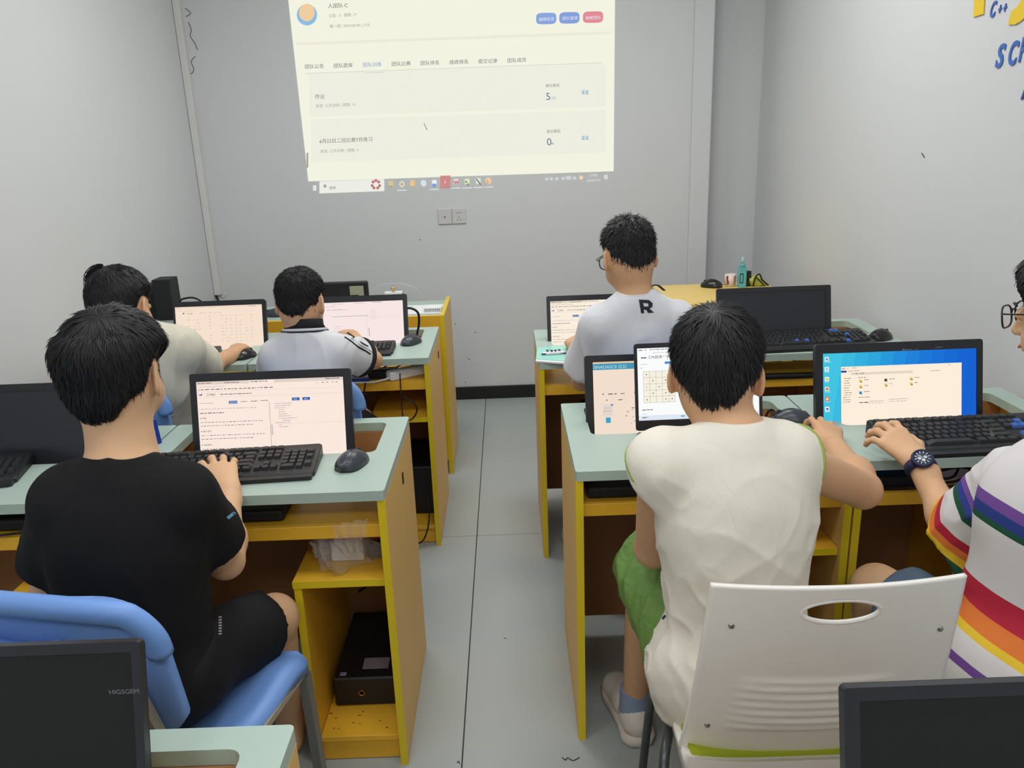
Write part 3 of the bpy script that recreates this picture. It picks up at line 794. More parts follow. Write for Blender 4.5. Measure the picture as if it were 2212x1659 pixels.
# far left (white polo)
mon_at('lit monitor with a pinkish page in front of the boy in the white polo', 628, 878, (644, 630), 3.04, .29, on=BG3, items=pink_page(BG3), bez=(.012, .017, .024, .030))
# far right (R shirt)
mon_at('lit monitor left of the boy with the letter R on his shirt', 1180, 1420, (640, 627), 2.93, .275, on=BG4, items=text_page(BG4), bez=(.014, .014, .020, .03))
# black monitor far right
mon_at('wide switched-off black monitor in the far right corner', 1548, 1795, (624, 612), 2.93, .275, bez=(.017, .020, .018, .03))
# blue desktop monitor
BLU = (28, 112, 214)
it = []
gb = [(66, 196, 226), (60, 186, 224), (52, 176, 222), (46, 166, 222), (40, 154, 220), (36, 142, 220), (34, 130, 218), (30, 120, 216), (28, 112, 214), (26, 106, 212), (24, 100, 210), (24, 98, 208)]
for i, c in enumerate(gb): it.append(('p', [(i / 12 + .0 + (.05 if i else 0), 0), ((i + 1) / 12 + (.05 if i < 11 else 0), 0), ((i + 1) / 12 - (.05 if i < 11 else 0), .6), (i / 12 - (.05 if i else 0), .6)], c, 1))
WB = (252, 238, 218)
it += [('r', .118, .09, .786, .41, WB, 2), ('r', .118, .115, .036, .013, (30, 80, 150), 3), ('r', .215, .13, .37, .016, (226, 214, 196), 3)]
it += words(.122, .101, 2, .007, DK, 1.5, .04) + words(.19, .098, 3, .006, DK, .3, .03) + words(.165, .118, 2, .006, DK) + words(.205, .116, 2, .006, DK)
it += [('t', .182, .142, .014, '此电脑 > 本地', (80, 80, 80), 4)]
for i in range(11): it += words(.138 if i not in (8, 9, 10) else .13, .165 + i * .0155, 3, .006, DK, .6, .035)
it += words(.23, .162, 5, .006, DK, .8, .05)
for (x, y) in ((.235, .178), (.235, .215), (.235, .255), (.40, .178), (.40, .21), (.565, .175), (.565, .208)):
    c = (232, 196, 84) if (x, y) != (.40, .178) else (60, 56, 60)
    if (x, y) == (.235, .255): c = (60, 140, 200)
    it += [('r', x, y, .018, .017, c, 3), ('r', x + .008, y + .011, .011, .008, (130, 120, 110), 4)] + words(x + .032, y, 2, .006, DK, .4, .02)
it += words(.232, .292, 12, .006, DK, .3, .07) + words(.235, .325, 4, .01, DK, .5, .06) + [('r', .30, .32, .095, .002, (120, 110, 110), 3), ('r', .43, .312, .125, .002, (120, 110, 110), 3)] + words(.30, .332, 6, .006, GR, 1, .09) + words(.43, .325, 6, .006, GR, 1, .1)
it += words(.82, .10, 1, .008, (40, 40, 40)) + words(.70, .135, 5, .005, DK, .6, .06) + words(.125, .488, 3, .006, DK)
for i, (c1, c2) in enumerate((((220, 236, 240), (90, 150, 190)), ((230, 240, 244), (150, 190, 210)), ((240, 236, 220), (230, 190, 90)), ((236, 220, 180), (210, 100, 90)), ((236, 120, 60), (250, 240, 230)), ((240, 244, 250), (30, 90, 160)))):
    it += [('r', .012, .022 + i * .065, .028, .028, c1, 2), ('r', .019, .03 + i * .065, .014, .013, c2, 3)] + words(.012, .054 + i * .065, 3, .006, (230, 240, 246), .3, .025)
tB, MtB, sB = mon_at('large monitor with a blue desktop and a file window, at right', 1761, 2124, (745, 727), 1.955, .30, on=BLU, items=it, bez=(.020, .016, .024, .03), rad=.007)
MB().lathe([(.003, 0), (.003, .0012)], 10, Matrix.Translation((-.02, -.0125 + .012, .289)) @ Matrix.Rotation(math.pi / 2, 4, 'X')).lathe([(.0015, 0), (.0015, .0012)], 8, Matrix.Translation((.012, 0, .289)) @ Matrix.Rotation(math.pi / 2, 4, 'X')).box((-.014, -.0006, .288), (.002, 0, .290)).box((.06, -.0006, .292), (.078, 0, .2935)).build('webcam_marks', mGreyPrint, tB)
# scratch-like coding monitor behind the laptop
it = [('r', 0, 0, 1, .012, (232, 200, 160), 2), ('r', 0, .014, 1, .05, (70, 150, 180), 2), ('t', .005, .054, .036, 'SIN4S3ASCII 公公', (196, 228, 236), 4)]
it += [('r', .52, .07, .012, .62, (214, 200, 186), 2)]
for i, c in enumerate(((70, 70, 90), (60, 70, 110), (80, 60, 60), (230, 160, 60), (200, 110, 80), (80, 120, 120), (90, 160, 90), (200, 70, 70), (190, 70, 90))): it += [('r', .545, .085 + i * .055, .028, .016, c, 3), ('r', .545, .113 + i * .055, .028, .003, GR, 3)]
for i in range(14):
    hh = .085 + i * .037
    it += [('r', .655, hh, .06 if 3 < i < 11 else .15, .024, (134, 84, 168), 2), ('r', .675, hh + .007, .02, .008, (226, 206, 236), 3)]
it += [('t', .64, .64, .05, '1st', (90, 80, 80), 3), ('r', .27, .6, .2, .04, (60, 130, 160), 3), ('t', .31, .63, .03, '列表', (210, 230, 236), 4)]
it += [('r', .07, .35, .085, .095, (226, 216, 208), 2), ('r', .14, .345, .016, .016, (80, 140, 200), 3), ('r', .095, .455, .04, .045, (70, 160, 200), 3)] + words(.085, .375, 3, .01, (210, 150, 120), .3, .05) + words(.08, .40, 3, .01, (210, 150, 120), .3, .05)
for (x, y) in ((.07, .26), (.12, .26), (.17, .26), (.22, .26), (.1, .31), (.2, .31), (.34, .31)): it += words(x, y, 1, .012, DK)
for (x, c) in ((.35, (220, 110, 90)), (.42, (70, 160, 80))): it += [('p', [(x + .02 * math.cos(a), .258 + .02 * math.sin(a)) for a in np.linspace(0, 5.6, 8)], c, 3), ('p', [(x + .011 * math.cos(a), .258 + .011 * math.sin(a)) for a in np.linspace(0, 5.6, 8)], (238, 222, 208), 4)]
for _ in range(16): it += words(.25 + rt.random() * .18, .36 + rt.random() * .2, 1, .008, DK)
mon_at('monitor with coloured coding blocks half hidden behind the laptop', 1262, 1560, (769, 757), 2.02, .27, on=(242, 222, 204), items=it, bez=(.022, .018, .018, .03), rad=.007)

# row three monitors nearest the camera
t, Mt, s = mon_at('dark monitor cropped at the bottom left corner of the photo', -640, 301, (1420, 1388), .70, .30, bez=(.014, .010, .012, .03), rad=.004, off=mOffD, tilt=-15, thick=.02)
vs, fs, tw = text_geo('HIGSGEM')
MB().add([(x * .0075 + .245, -.0006, z * .0075 + .281) for x, z in vs], fs).build('maker_print', mGreyPrint, t)
mon_at('dark monitor cropped at the bottom right corner of the photo', 1822, 2760, (1487, 1452), .60, .31, bez=(.016, .016, .014, .03), rad=.004, off=mOffD, tilt=-15, thick=.02)

# black monitor back on the teacher desk
t = thing('monitor', 'black monitor seen from behind on the teacher desk, with an L shaped sticker', 'monitor', (P(745, 620, 3.75).x, 3.75, .742))
a = P(690, 610, 3.75); b = P(790, 607, 3.75); wz = b.x - a.x; top = b.z - .742
MB().box((-wz / 2 - .05, -.01, .03), (wz / 2, .02, top), bev=.006).build('casing', mBez2, t)
MB().box((-wz / 2 - .04, .0205, .10), (wz / 2 - .01, .023, top - .01)).build('screen', mOff, t)
MB().box((-.06, -.005, .012), (.0, .018, .1), bev=.004).build('stand_neck', mBez2, t)
MB().box((-.13, -.06, .0), (.07, .08, .0115), bev=.004).build('stand_base', mBez2, t)
mStk = mat('yellowed_sticker', (158, 158, 132), rough=0.5)
e = MB().box((wz / 2 - .085, -.0115, top - .062), (wz / 2 - .02, -.0102, top - .02)).box((wz / 2 - .045, -.0115, top - .10), (wz / 2 - .02, -.0102, top - .062)).build('sticker', mStk, t)

# ------------------------------------------------------------------ laptop
lb = P(1512, 935, 1.915); LZ = .752
t = thing('laptop', 'open laptop with a puzzle grid on screen before the boy in the sleeveless shirt', 'laptop', (lb.x, 1.915, LZ), math.radians(1.0))
mSil = mat('laptop_grey', (132, 136, 142), rough=0.35, metal=0.5)
lw = .325
MB().box((-lw / 2, -.215, 0), (lw / 2, 0, .014), bev=.004).build('base', mSil, t)
kk = MB()
for r in range(6):
    for c in range(14): kk.box((-.145 + c * .0207, -.105 + r * .0165, .0141), (-.145 + c * .0207 + .0175, -.105 + r * .0165 + .0135, .0155))
kk.build('keys', mKey, t, kind='stuff')
MB().box((-.05, -.20, .0141), (.05, -.13, .0146)).build('touch_pad', mat('pad_grey', (112, 116, 122), rough=.3), t)
MB().tube([(-.13, .004, .012), (.13, .004, .012)], .0055, n=8, spline=False).build('hinge', mat('chrome_bar', (190, 192, 196), rough=.2, metal=.8), t)
lh = .222; Mt = Matrix.Translation((0, .006, .014)) @ Matrix.Rotation(math.radians(-12), 4, 'X')
o = MB().ring_prism(rrect(-lw / 2, 0, lw / 2, lh, .008, 3), rrect(-lw / 2 + .008, .026, lw / 2 - .008, lh - .012, .001, 2), 0, .005, M=Matrix.Rotation(math.pi / 2, 4, 'X') @ Matrix.Translation((0, 0, -.005))).build('lid', mBez, t)
o.matrix_local = Mt
o2 = MB().box((-lw / 2 + .001, .0052, .001), (lw / 2 - .001, .008, lh - .001), bev=.001).build('lid_back', mSil, t); o2.matrix_local = Mt
WL = (250, 252, 252); sw = lw - .016; sh = lh - .038
s = MB().box((-sw / 2, 0, 0), (sw / 2, .003, sh)).build('screen', E(WL), t); s.matrix_local = Mt @ Matrix.Translation((0, .0015, .026))
it = words(.012, .012, 3, .010, DK, 1.5, .06) + words(.10, .010, 10, .012, GR, .3, .2) + words(.13, .038, 8, .006, GR, .6, .1)
it += words(.03, .073, 2, .016, (60, 60, 80), .2, .03) + [('t', .085, .086, .03, '工P0题库', (50, 50, 70), 3)] + words(.18, .068, 6, .008, GR, .8, .1) + [('r', .225, .115, .07, .02, (80, 140, 210), 2)] + words(.02, .13, 6, .006, GR, .3, .06) + words(.02, .16, 2, .006, GR, .3, .03)
gx, gy, gs = .045, .19, .052
it += [('r', gx, gy, gs * 5, gs * 5, (246, 240, 224), 2)]
for k in range(6): it += [('r', gx + k * gs - .0008, gy, .0016, gs * 5, (110, 106, 100), 3), ('r', gx, gy + k * gs - .0008, gs * 5, .0016, (110, 106, 100), 3)]
for (c, r) in ((0, 0), (4, 0), (1, 1), (3, 1), (2, 2), (1, 3), (3, 3), (0, 4), (3, 4), (4, 4)): it += [('r', gx + (c + .42) * gs, gy + (r + .42) * gs, .009, .008, (60, 60, 66), 4)]
it += [('t', gx + .02, gy + 2.7 * gs, .03, '?', (60, 60, 66), 4)]
it += words(.03, .505, 6, .012, DK, .4, .07) + words(.03, .54, 3, .006, GR, .6, .04) + [('r', 0, .555, 1, .04, (224, 232, 244), 2)] + words(.03, .568, 3, .012, DK, .2, .03) + words(.06, .566, 2, .005, GR, .3, .02) + [('r', .35, .565, .03, .012, (90, 170, 220), 3)]
it += [('r', .86, .485, .055, .02, (50, 130, 210), 3), ('r', .95, .09, .002, .45, (170, 180, 190), 3)]
screen_content(s, sw, sh, it)

# ------------------------------------------------------------------ keyboards
def keyboard(label, loc, yaw, w=.44, d=.145, singles=True, blue=(), hz=.022, tilt=5.0, wrist=True):
    t = thing('keyboard', label, 'keyboard', loc, math.radians(yaw))
    Mt = Matrix.Rotation(math.radians(tilt), 4, 'X')
    body = MB(); lo_z = .001
    out = rrect(-w / 2, 0, w / 2, d, .008, 3)
    n = len(out)
    def topz(y): return .013 + y * math.tan(math.radians(tilt))
    vs = [Vector((x, y, lo_z)) for x, y in out] + [Vector((x, y, topz(y) - .003)) for x, y in out] + [Vector((x * .99, .003 + y * .96, topz(y))) for x, y in out]
    fs = [tuple(range(n - 1, -1, -1)), tuple(range(2 * n, 3 * n))] + [(i, (i + 1) % n, n + (i + 1) % n, n + i) for i in range(n)] + [(n + i, n + (i + 1) % n, 2 * n + (i + 1) % n, 2 * n + i) for i in range(n)]
    body.add(vs, fs).build('case', mKb, t)
    # key layout: (x, y, width) in 19 mm units
    u = (w - .022) / 22.5; uy = (d - .03) / 6.35
    L = []
    fy = 5.35
    for x in [0, 2, 3, 4, 5, 6.5, 7.5, 8.5, 9.5, 11, 12, 13, 14]: L.append((x, fy, 1))
    for x in range(13): L.append((x, 4, 1))
    L.append((13, 4, 2)); L.append((0, 3, 1.5)); L += [(1.5 + x, 3, 1) for x in range(12)]; L.append((13.5, 3, 1.5))
    L.append((0, 2, 1.75)); L += [(1.75 + x, 2, 1) for x in range(11)]; L.append((12.75, 2, 2.25))
    L.append((0, 1, 2.25)); L += [(2.25 + x, 1, 1) for x in range(10)]; L.append((12.25, 1, 2.75))
    for x, ww in ((0, 1.25), (1.25, 1.25), (2.5, 1.25), (3.75, 6.25), (10, 1.25), (11.25, 1.25), (12.5, 1.25), (13.75, 1.25)): L.append((x, 0, ww))
    for y in (fy, 4, 3): L += [(15.25 + k, y, 1) for k in range(3)]
    L.append((16.25, 1, 1)); L += [(15.25 + k, 0, 1) for k in range(3)]
    for y in (4, 3, 2, 1): L += [(18.5 + k, y, 1) for k in range(3)]
    L += [(18.5, 0, 2), (20.5, 0, 1), (21.5, 4, 1), (21.5, 2.5, 1), (21.5, .5, 1)]
    km = MB()
    vs = [(-.5, -.5, 0), (.5, -.5, 0), (.5, .5, 0), (-.5, .5, 0), (-.36, -.34, 1), (.36, -.34, 1), (.36, .4, 1), (-.36, .4, 1)]
    fs = [(0, 3, 2, 1), (4, 5, 6, 7), (0, 1, 5, 4), (1, 2, 6, 5), (2, 3, 7, 6), (3, 0, 4, 7)]
    allk = MB()
    if singles:
        if 'key_mesh' not in MATS:
            MATS['key_mesh'] = MB().add(vs, fs).mesh('key'); MATS['key_mesh'].materials.append(mKey)
            MATS['key_mesh_b'] = MB().add(vs, fs).mesh('key'); MATS['key_mesh_b'].materials.append(mBlueKey)
    for i, (x, y, ww) in enumerate(L):
        cx = -w / 2 + .011 + (x + ww / 2) * u; cy = .02 + (y + .5) * uy; cz = topz(cy) + .0002
        if singles:
            o = bpy.data.objects.new('key', MATS['key_mesh_b' if i in blue else 'key_mesh']); link(o); o.parent = t
            o.location = (cx, cy, cz); o.rotation_euler = (math.radians(tilt), 0, 0); o.scale = (u * ww - .0014, uy - .0014, .0062)
            if i in blue: o['label'] = 'blue key'
        else:
            Mx = Matrix.Translation((cx, cy, cz)) @ Mt @ Matrix.Diagonal((u * ww - .0014, uy - .0014, .006, 1))
            allk.add([Mx @ Vector(v) for v in vs], fs)
    if not singles: allk.build('keys', mKey, t, kind='stuff')
    if wrist:
        MB().prism(rrect(-w / 2 + .004, -.022, w / 2 - .004, .004, .006, 3), .001, .010).build('wrist_rest', mKb, t)
    return t
TZ = .7505
a = PZ(672, 1036, TZ)
keyboard('black keyboard under the hand of the boy in black', (a.x - .215, a.y + .003, TZ), 4.0, tilt=6)
keyboard('black keyboard cut by the left edge in front of the switched-off monitor', (PZ(75, 1022, TZ).x - .225, 1.715, TZ), 13, tilt=6)
keyboard('black keyboard near the boy in the white polo', (PZ(855, 752, TZ).x - .19, 2.84, TZ), 1, w=.38, d=.125, singles=False)
keyboard('black keyboard beside the mouse hand of the child in cream', (PZ(489, 763, TZ).x - .17, 2.83, TZ), 10, w=.34, d=.125, singles=False)
k5 = keyboard('long black keyboard with blue keys below the wide black monitor', ((PZ(1640, 745, TZ).x + PZ(1876, 738, TZ).x) / 2 - .01, 2.70, TZ), 3, w=.42, d=.15, blue=(62, 60, 75, 76, 90, 86), tilt=7)
keyboard('long black keyboard with blue keys under the hand with the watch', (PZ(1885, 948, TZ).x + .235, 1.735, TZ), 1.5, w=.46, d=.165, blue=(79, 81, 82, 83), tilt=7)

# ------------------------------------------------------------------ mice
def mouse(label, loc, yaw, m, s=1.0):
    t = thing('mouse', label, 'mouse', loc, math.radians(yaw))
    rows = []
    for i in range(13):
        v = i / 12; y = -.052 + .104 * v
        wd = .031 * (1 - abs(2 * v - 1) ** 2.6) ** .45 * (1 + .08 * math.cos(v * math.pi)) + .0008
        ht = .036 * (math.sin(math.pi * min(1, v * .86 + .1)) ** .75) + .001
        rows.append([Vector((wd * math.cos(a) * s, y * s, (.0012 + max(0, ht * math.sin(a)) if math.sin(a) > 0 else .0012) * s)) for a in np.linspace(-.3, math.pi + .3, 15)])
    mb = MB(); mb.grid(rows, closed=True); n = 15
    mb.f.append(tuple(range(n))); mb.sm.append(False); mb.f.append(tuple(range(12 * n + n - 1, 12 * n - 1, -1))); mb.sm.append(False)
    mb.build('shell', m, t)
    MB().lathe([(.002, -.0035), (.007, -.003), (.007, .003), (.002, .0035)], 14, Matrix.Translation((0, .03 * s, .0262 * s)) @ Matrix.Rotation(math.pi / 2, 4, 'Y')).build('scroll_wheel', mBez2, t)
    MB().tube([(0, .05 * s, .012 * s), (0, .038 * s, .0245 * s), (0, .012 * s, .0357 * s), (0, -.004 * s, .0385 * s)], .0008, n=4).build('button_seam', mCable, t)
    return t
mouse('charcoal wireless mouse by the right hand of the boy in black', PZ(762, 1004, TZ), -22, mMouse, 1.02)
mouse('blue grey mouse right of the white polo boy keyboard', PZ(889, 742, TZ), -35, mMouse, .95)
mouse('glossy black mouse at the right end of the long far keyboard', PZ(1902, 732, TZ), -60, mMouseB, 1.0)
mouse('dark mouse beside the right hand of the boy in the sleeveless shirt', PZ(1708, 912, TZ), 75, mMouse, 1.0)
mouse('black mouse with its tail, on the back of the yellow table', (P(1537, 612, 3.93).x, 3.93, .753), 60, mMouseB, 1.05)
mouse('dark mouse on the teacher desk between the two lit monitors', (P(594, 690, 3.66).x, 3.66, .743), 80, mMouse, .9)
mouse('black mouse under the hand of the child in cream', PZ(531, 772, TZ), -30, mMouseB, .9)
MB_ = lambda pts, r=.0022, **k: MB().tube(pts, r, n=6, **k)
def cable(label, pts, r=.0022, name='cable', m=None):
    c = Vector(pts[0]); o = MB().tube([Vector(p) - c for p in pts], r, n=6).build(name, m or mCable); o.location = c
    return tag(o, label, 'cable')
cable('thin black mouse cable on the mint desk by the laptop', [PZ(1722, 893, .752), PZ(1738, 888, .762), PZ(1748, 900, .756), PZ(1752, 925, .752)], .0014)
cable('thin cable from the black mouse on the yellow table', [(P(1552, 612, 3.93).x, 3.95, .755), (P(1563, 612, 3.96).x, 3.975, .7546), (P(1575, 609, 3.98).x, 3.985, .7546)], .0015)

# ------------------------------------------------------------------ things on the far tables
mTeal = mat('teal_plastic', (98, 178, 186), rough=0.35); mTealL = mat('pale_teal_cap', (150, 206, 210), rough=0.4)
z0 = .753; YT = 3.9
def base(px, Y, z=None): 
    v = P(px, 615, Y); return (v.x, Y, z if z is not None else z0)
t = thing('spray_bottle', 'tall teal bottle with a pump cap on the yellow table', 'bottle', base(1602, 3.9))
MB().prism(rrect(-.019, -.014, .019, .014, .004, 3), 0, .098).build('bottle_body', mTeal, t)
MB().lathe([(.013, .098), (.013, .112), (.009, .116)], 14).build('collar', mTeal, t)
MB().lathe([(.0075, .116), (.0075, .134), (.006, .146), (.003, .147)], 12).build('cap', mTealL, t)
MB().ring_prism(rrect(-.009, -.024, .009, .024, .005), rrect(-.006, -.020, .006, .020, .004), 0, .0008, M=Matrix.Translation((-.006, -.0142, .045)) @ Matrix.Rotation(math.pi / 2, 4, 'X')).build('printed_frame', mCable, t)
mCup = mat('white_cup', (226, 216, 206), rough=0.4); mRed = mat('dark_red_print', (150, 40, 60), rough=0.5); mPink = mat('pink_print', (206, 130, 150), rough=0.5)
t = thing('cup', 'white cup with red and pink prints beside the teal bottle', 'cup', base(1577, 3.93))
MB().lathe([(.024, 0), (.028, .06), (.027, .06), (.023, .004)], 20).build('cup_body', mCup, t)
def cup_patch(a0, a1, z0_, z1_, r=.0293):
    m = MB(); rows = []
    for i in range(5):
        zz = z0_ + (z1_ - z0_) * i / 4; rr = r - .004 * (1 - zz / .06)
        sh = .012 * math.sin(i * 1.6)
        rows.append([Vector((rr * math.cos(a + sh * 8), rr * math.sin(a + sh * 8), zz)) for a in np.linspace(a0, a1, 6)])
    return m.grid(rows)
cup_patch(-2.5, -2.15, .012, .055).build('red_figure', mRed, t)
cup_patch(-1.15, -.6, .01, .056).build('pink_figure', mPink, t)
tag(MB().box((-.011, -.01, 0), (.011, .01, .075), bev=.002).build('black_box', mBez2), 'small upright black box right of the teal bottle', 'box').location = base(1616, 3.92)
t = thing('folded_pouch', 'crumpled lime green and black pouch right of the small black box', 'pouch', base(1636, 3.92))
mLime = mat('lime_fabric', (188, 196, 92), rough=0.7, bump=.4)
rows = []
for i in range(9):
    v = i / 8; rows.append([Vector(((-.045 + .085 * v), .022 * math.cos(a) * (1 + .2 * math.sin(v * 9)), max(.0008, .03 + .034 * math.sin(a) * math.sin(math.pi * (v * .8 + .15)) - .02 * v + .008 * math.sin(v * 8 + a * 2)))) for a in np.linspace(0, 2 * math.pi, 15)[:-1]])
mb = MB().grid(rows, closed=True); mb.f += [tuple(range(14)), tuple(8 * 14 + i for i in range(13, -1, -1))]; mb.sm += [False, False]
mb.build('pouch_body', mLime, t)
MB().tube([(-.03, -.03, .004), (-.02, -.03, .05), (.0, -.027, .06), (.012, -.03, .035), (.03, -.03, .018), (.048, -.02, .004)], .004, n=6).tube([(-.02, -.03, .05), (.002, -.032, .028), (.02, -.03, .01)], .003, n=6).build('black_strap', mCable, t)
# teacher desk things
mSpk = mat('speaker_black', (30, 31, 34), rough=.6, bump=.4, bscale=400)
for i, (px, py, ww) in enumerate(((355, 601, .082), (326, 614, .05))):
    a = P(px, py, 3.7); hh = a.z - .742
    t = thing('desk_speaker', ['tall black box speaker on the teacher desk, right one', 'tall black box speaker mostly behind the head of the child in cream'][i], 'speaker', (a.x, 3.7 + i * .03, .7425))
    MB().box((-ww / 2, -.05, 0), (ww / 2, .05, hh), bev=.003).build('speaker_box', mSpk, t)
    MB().box((-ww / 2 + .006, .0505, .01), (ww / 2 - .006, .053, hh - .01), bev=.002).build('grille', mBez2, t)
cable('black cables lying at the foot of the tall black speaker', [P(344, 681, 3.62), P(356, 677, 3.62), P(368, 680, 3.62), P(384, 684, 3.6)], .004)
cable('black loop of cable rising behind the pale table page monitor', [P(394, 700, 3.2), P(392, 668, 3.2), P(388, 651, 3.2), P(402, 644, 3.2), P(424, 645, 3.2), P(446, 664, 3.2), P(450, 705, 3.2), (P(450, 705, 3.2).x, 3.2, .60)], .0038)
cable('short black cable leaving the bottom of the wall trunking', [P(463, 632, 4.585), P(467, 640, 4.57), P(473, 655, 4.5), P(480, 690, 4.3)], .006)
cable('black power cable rising beside the pinkish page monitor', [P(872, 667, 3.1), P(888, 666, 3.1), P(903, 676, 3.1), P(905, 700, 3.1), P(901, 722, 3.1), P(899, 745, 3.1)], .0048)
mPaper = mat('white_paper', (232, 234, 236), rough=.7)
o = thing('paper_sheets', 'white papers on the teacher desk next to the socket adapter', 'paper', (P(925, 674, 3.62).x, 3.66, .7425))
MB().box((-.14, -.08, 0), (.06, .12, .003)).build('sheet', mPaper, o)
t = thing('charger_block', 'small white adapter block with printed label on the teacher desk', 'adapter', (P(935, 676, 3.6).x, 3.62, .746))
MB().box((-.04, -.02, 0), (.04, .035, .022), bev=.003).build('block', mPaper, t)
m = MB()
for k in range(9): m.box((-.036 + k * .008, -.0208, .004), (-.032 + k * .008, -.0202, .016))
m.build('printed_label', mGreyPrint, t)
tag(MB().box((-.045, -.025, 0), (.045, .025, .075), bev=.003).build('small_box', mat('maroon_box', (96, 44, 40), rough=.5)), 'small maroon box on the teacher desk behind the pinkish page monitor', 'box').location = (P(850, 630, 3.7).x, 3.7, .7425)
t = thing('ornament', 'white tray with a gold knob on top of the maroon box', 'ornament', (P(850, 630, 3.7).x, 3.7, .818))
MB().prism(rrect(-.04, -.02, .04, .02, .006), 0, .010).build('tray', mPaper, t)
MB().lathe([(.008, .010), (.004, .016), (.010, .021), (.011, .027), (.006, .033), (.001, .035)], 14).build('knob', mat('gold', (206, 170, 110), rough=.25, metal=.8), t)
# white chair behind the teacher desk
t = thing('white_plastic_chair', 'pale rounded chair back behind the teacher desk', 'chair', (P(850, 640, 4.15).x, 4.15, 0))
mWC = mat('milky_plastic', (206, 210, 212), rough=.3, spec=.4)
hw = (P(910, 660, 4.15).x - P(790, 660, 4.15).x) / 2; ht = P(850, 611, 4.15).z
out = [(-hw, .46)] + [(-hw * math.cos(a) , .72 + (ht - .72) * math.sin(a)) for a in np.linspace(0, math.pi, 20)] + [(hw, .46)]
inn = ellipse(0, .70, .062, .045, 18)
MB().ring_prism(out[::-1], inn, 0, .012, M=Matrix.Rotation(math.pi / 2, 4, 'X')).build('backrest', mWC, t)
MB().box((-hw, -.40, .44), (hw, .0, .458), bev=.006).build('seat', mWC, t)
for x in (-hw + .02, hw - .02):
    for y in (-.38, -.03): MB().tube([(x, y, 0), (x * .9, y, .44)], .011, n=8, spline=False).build('leg', mat('chair_steel', (150, 152, 156), rough=.3, metal=.7), t)
# folder and packet at the far right desk
mFold = mat('aqua_folder', (150, 218, 204), rough=.3, spec=.5)
q = [PZ(1160, 757, TZ), PZ(1196, 751, TZ), PZ(1250, 752, TZ), PZ(1252, 775, TZ), PZ(1238, 786, TZ), PZ(1158, 780, TZ)]
c = q[0].copy(); t = thing('plastic_folder', 'aqua plastic folder with white pages on the aisle corner of the far right desk', 'folder', (c.x, c.y, TZ))
bx = PZ(1158, 780, TZ)
MB().prism([(p.x - c.x, p.y - c.y) for p in (PZ(1157, 783, TZ), PZ(1240, 789, TZ), PZ(1250, 760, TZ), PZ(1162, 760, TZ))], .0006, .006).build('pages', mPaper, t)
MB().prism([(p.x - c.x, p.y - c.y) for p in (q[5], q[4], q[3], q[2], q[1], q[0])], .0064, .0078).build('cover', mFold, t)
t = thing('snack_packet', 'small blue and white packet on the aqua folder', 'packet', PZ(1197, 763, .76))
m = MB(); rows = []
for i in range(9):
    v = i / 8; hh = .009 * math.sin(math.pi * v) ** .6 + .0006
    rows.append([Vector((-.042 + .084 * v, -.016 * (1 + .2 * math.sin(v * 5)), 0)), Vector((-.042 + .084 * v, -.006, hh + .002 * math.sin(v * 17))), Vector((-.042 + .084 * v, .008, hh * .9)), Vector((-.042 + .084 * v, .018, 0))])
m.grid(rows, closed=True).build('wrapper', mPaper, t)
m = MB()
for k in range(4): m.box((-.028 + k * .014, -.008, .0105), (-.019 + k * .014, .006, .0116), M=Matrix.Rotation(.3 * (k % 2) - .1, 4, 'Z'))
m.box((-.046, -.017, .0008), (-.03, -.012, .004)).box((.02, -.012, .0002), (.046, -.006, .003)).build('navy_print', mat('navy_print', (30, 44, 90), rough=.5), t)
# blue packet by the chin of the boy in black
t = thing('drink_pouch', 'small royal blue packet on the desk behind the chin of the boy in black', 'packet', PZ(324, 957, .751))
m = MB(); rows = []
for i in range(8):
    v = i / 7; rows.append([Vector((.032 * math.cos(a) * (1 - .15 * v), (.014 * (1 - v) + .001) * math.sin(a), .064 * v)) for a in np.linspace(0, 2 * math.pi, 13)[:-1]])
m.grid(rows, closed=True).build('pouch', mat('royal_blue_foil', (36, 62, 160), rough=.3), t)
m = MB(); vs, fs, tw = text_geo('ABC', bold=True)
MB().box((-.02, -.0125, .02), (.022, -.0105, .0235), M=Matrix.Rotation(.1, 4, 'Y')).box((-.015, -.0105, .034), (.024, -.009, .0365)).build('pale_print', mat('pale_blue_print', (170, 190, 230), rough=.4), t)

# ------------------------------------------------------------------ under-desk things
# computer case in the aisle bay
def tower(label, x, y, w, d, h, z=.0785):
    t = thing('computer_case', label, 'computer', (x, y, z))
    MB().box((0, 0, 0), (w, d, h), bev=.004).build('case', mBez2, t)
    return t
t = tower('black computer case lying in the bay nearest the aisle, with a ring button', -.494, 1.775, .178, .31, .085)
MB().lathe([(.0085, 0), (.0085, .002), (.0062, .002), (.0062, .0)], 18, Matrix.Translation((.072, -.0005, .04)) @ Matrix.Rotation(math.pi / 2, 4, 'X')).build('ring_button', mat('copper_ring', (190, 120, 50), rough=.3, metal=.6), t)
MB().box((.016, .012, .0852), (.032, .026, .0857)).build('sticker', mat('bluish_label', (150, 164, 200), rough=.4), t)
tag(MB().box((-.034, -.021, .0), (.034, .021, .0022), M=Matrix.Rotation(.05, 4, 'X')).build('clear_card', mat('clear_card_plastic', (170, 160, 170), rough=.15, trans=.3)), 'clear plastic card lying on the black computer case', 'card').location = (-.388, 1.83, .1665)
cable('looped black cable hanging in the bay behind the computer case', [(-.49, 2.06, .36), (-.44, 2.05, .375), (-.40, 2.05, .35), (-.40, 2.06, .30), (-.47, 2.07, .24)], .0035)
cable('second black cable crossing the bay behind the computer case', [(-.49, 2.05, .27), (-.42, 2.05, .28), (-.36, 2.05, .33), (-.33, 2.07, .34)], .003)
t = tower('black computer case in the bay of the far aisle desk', -.500, 2.90, .178, .31, .20)
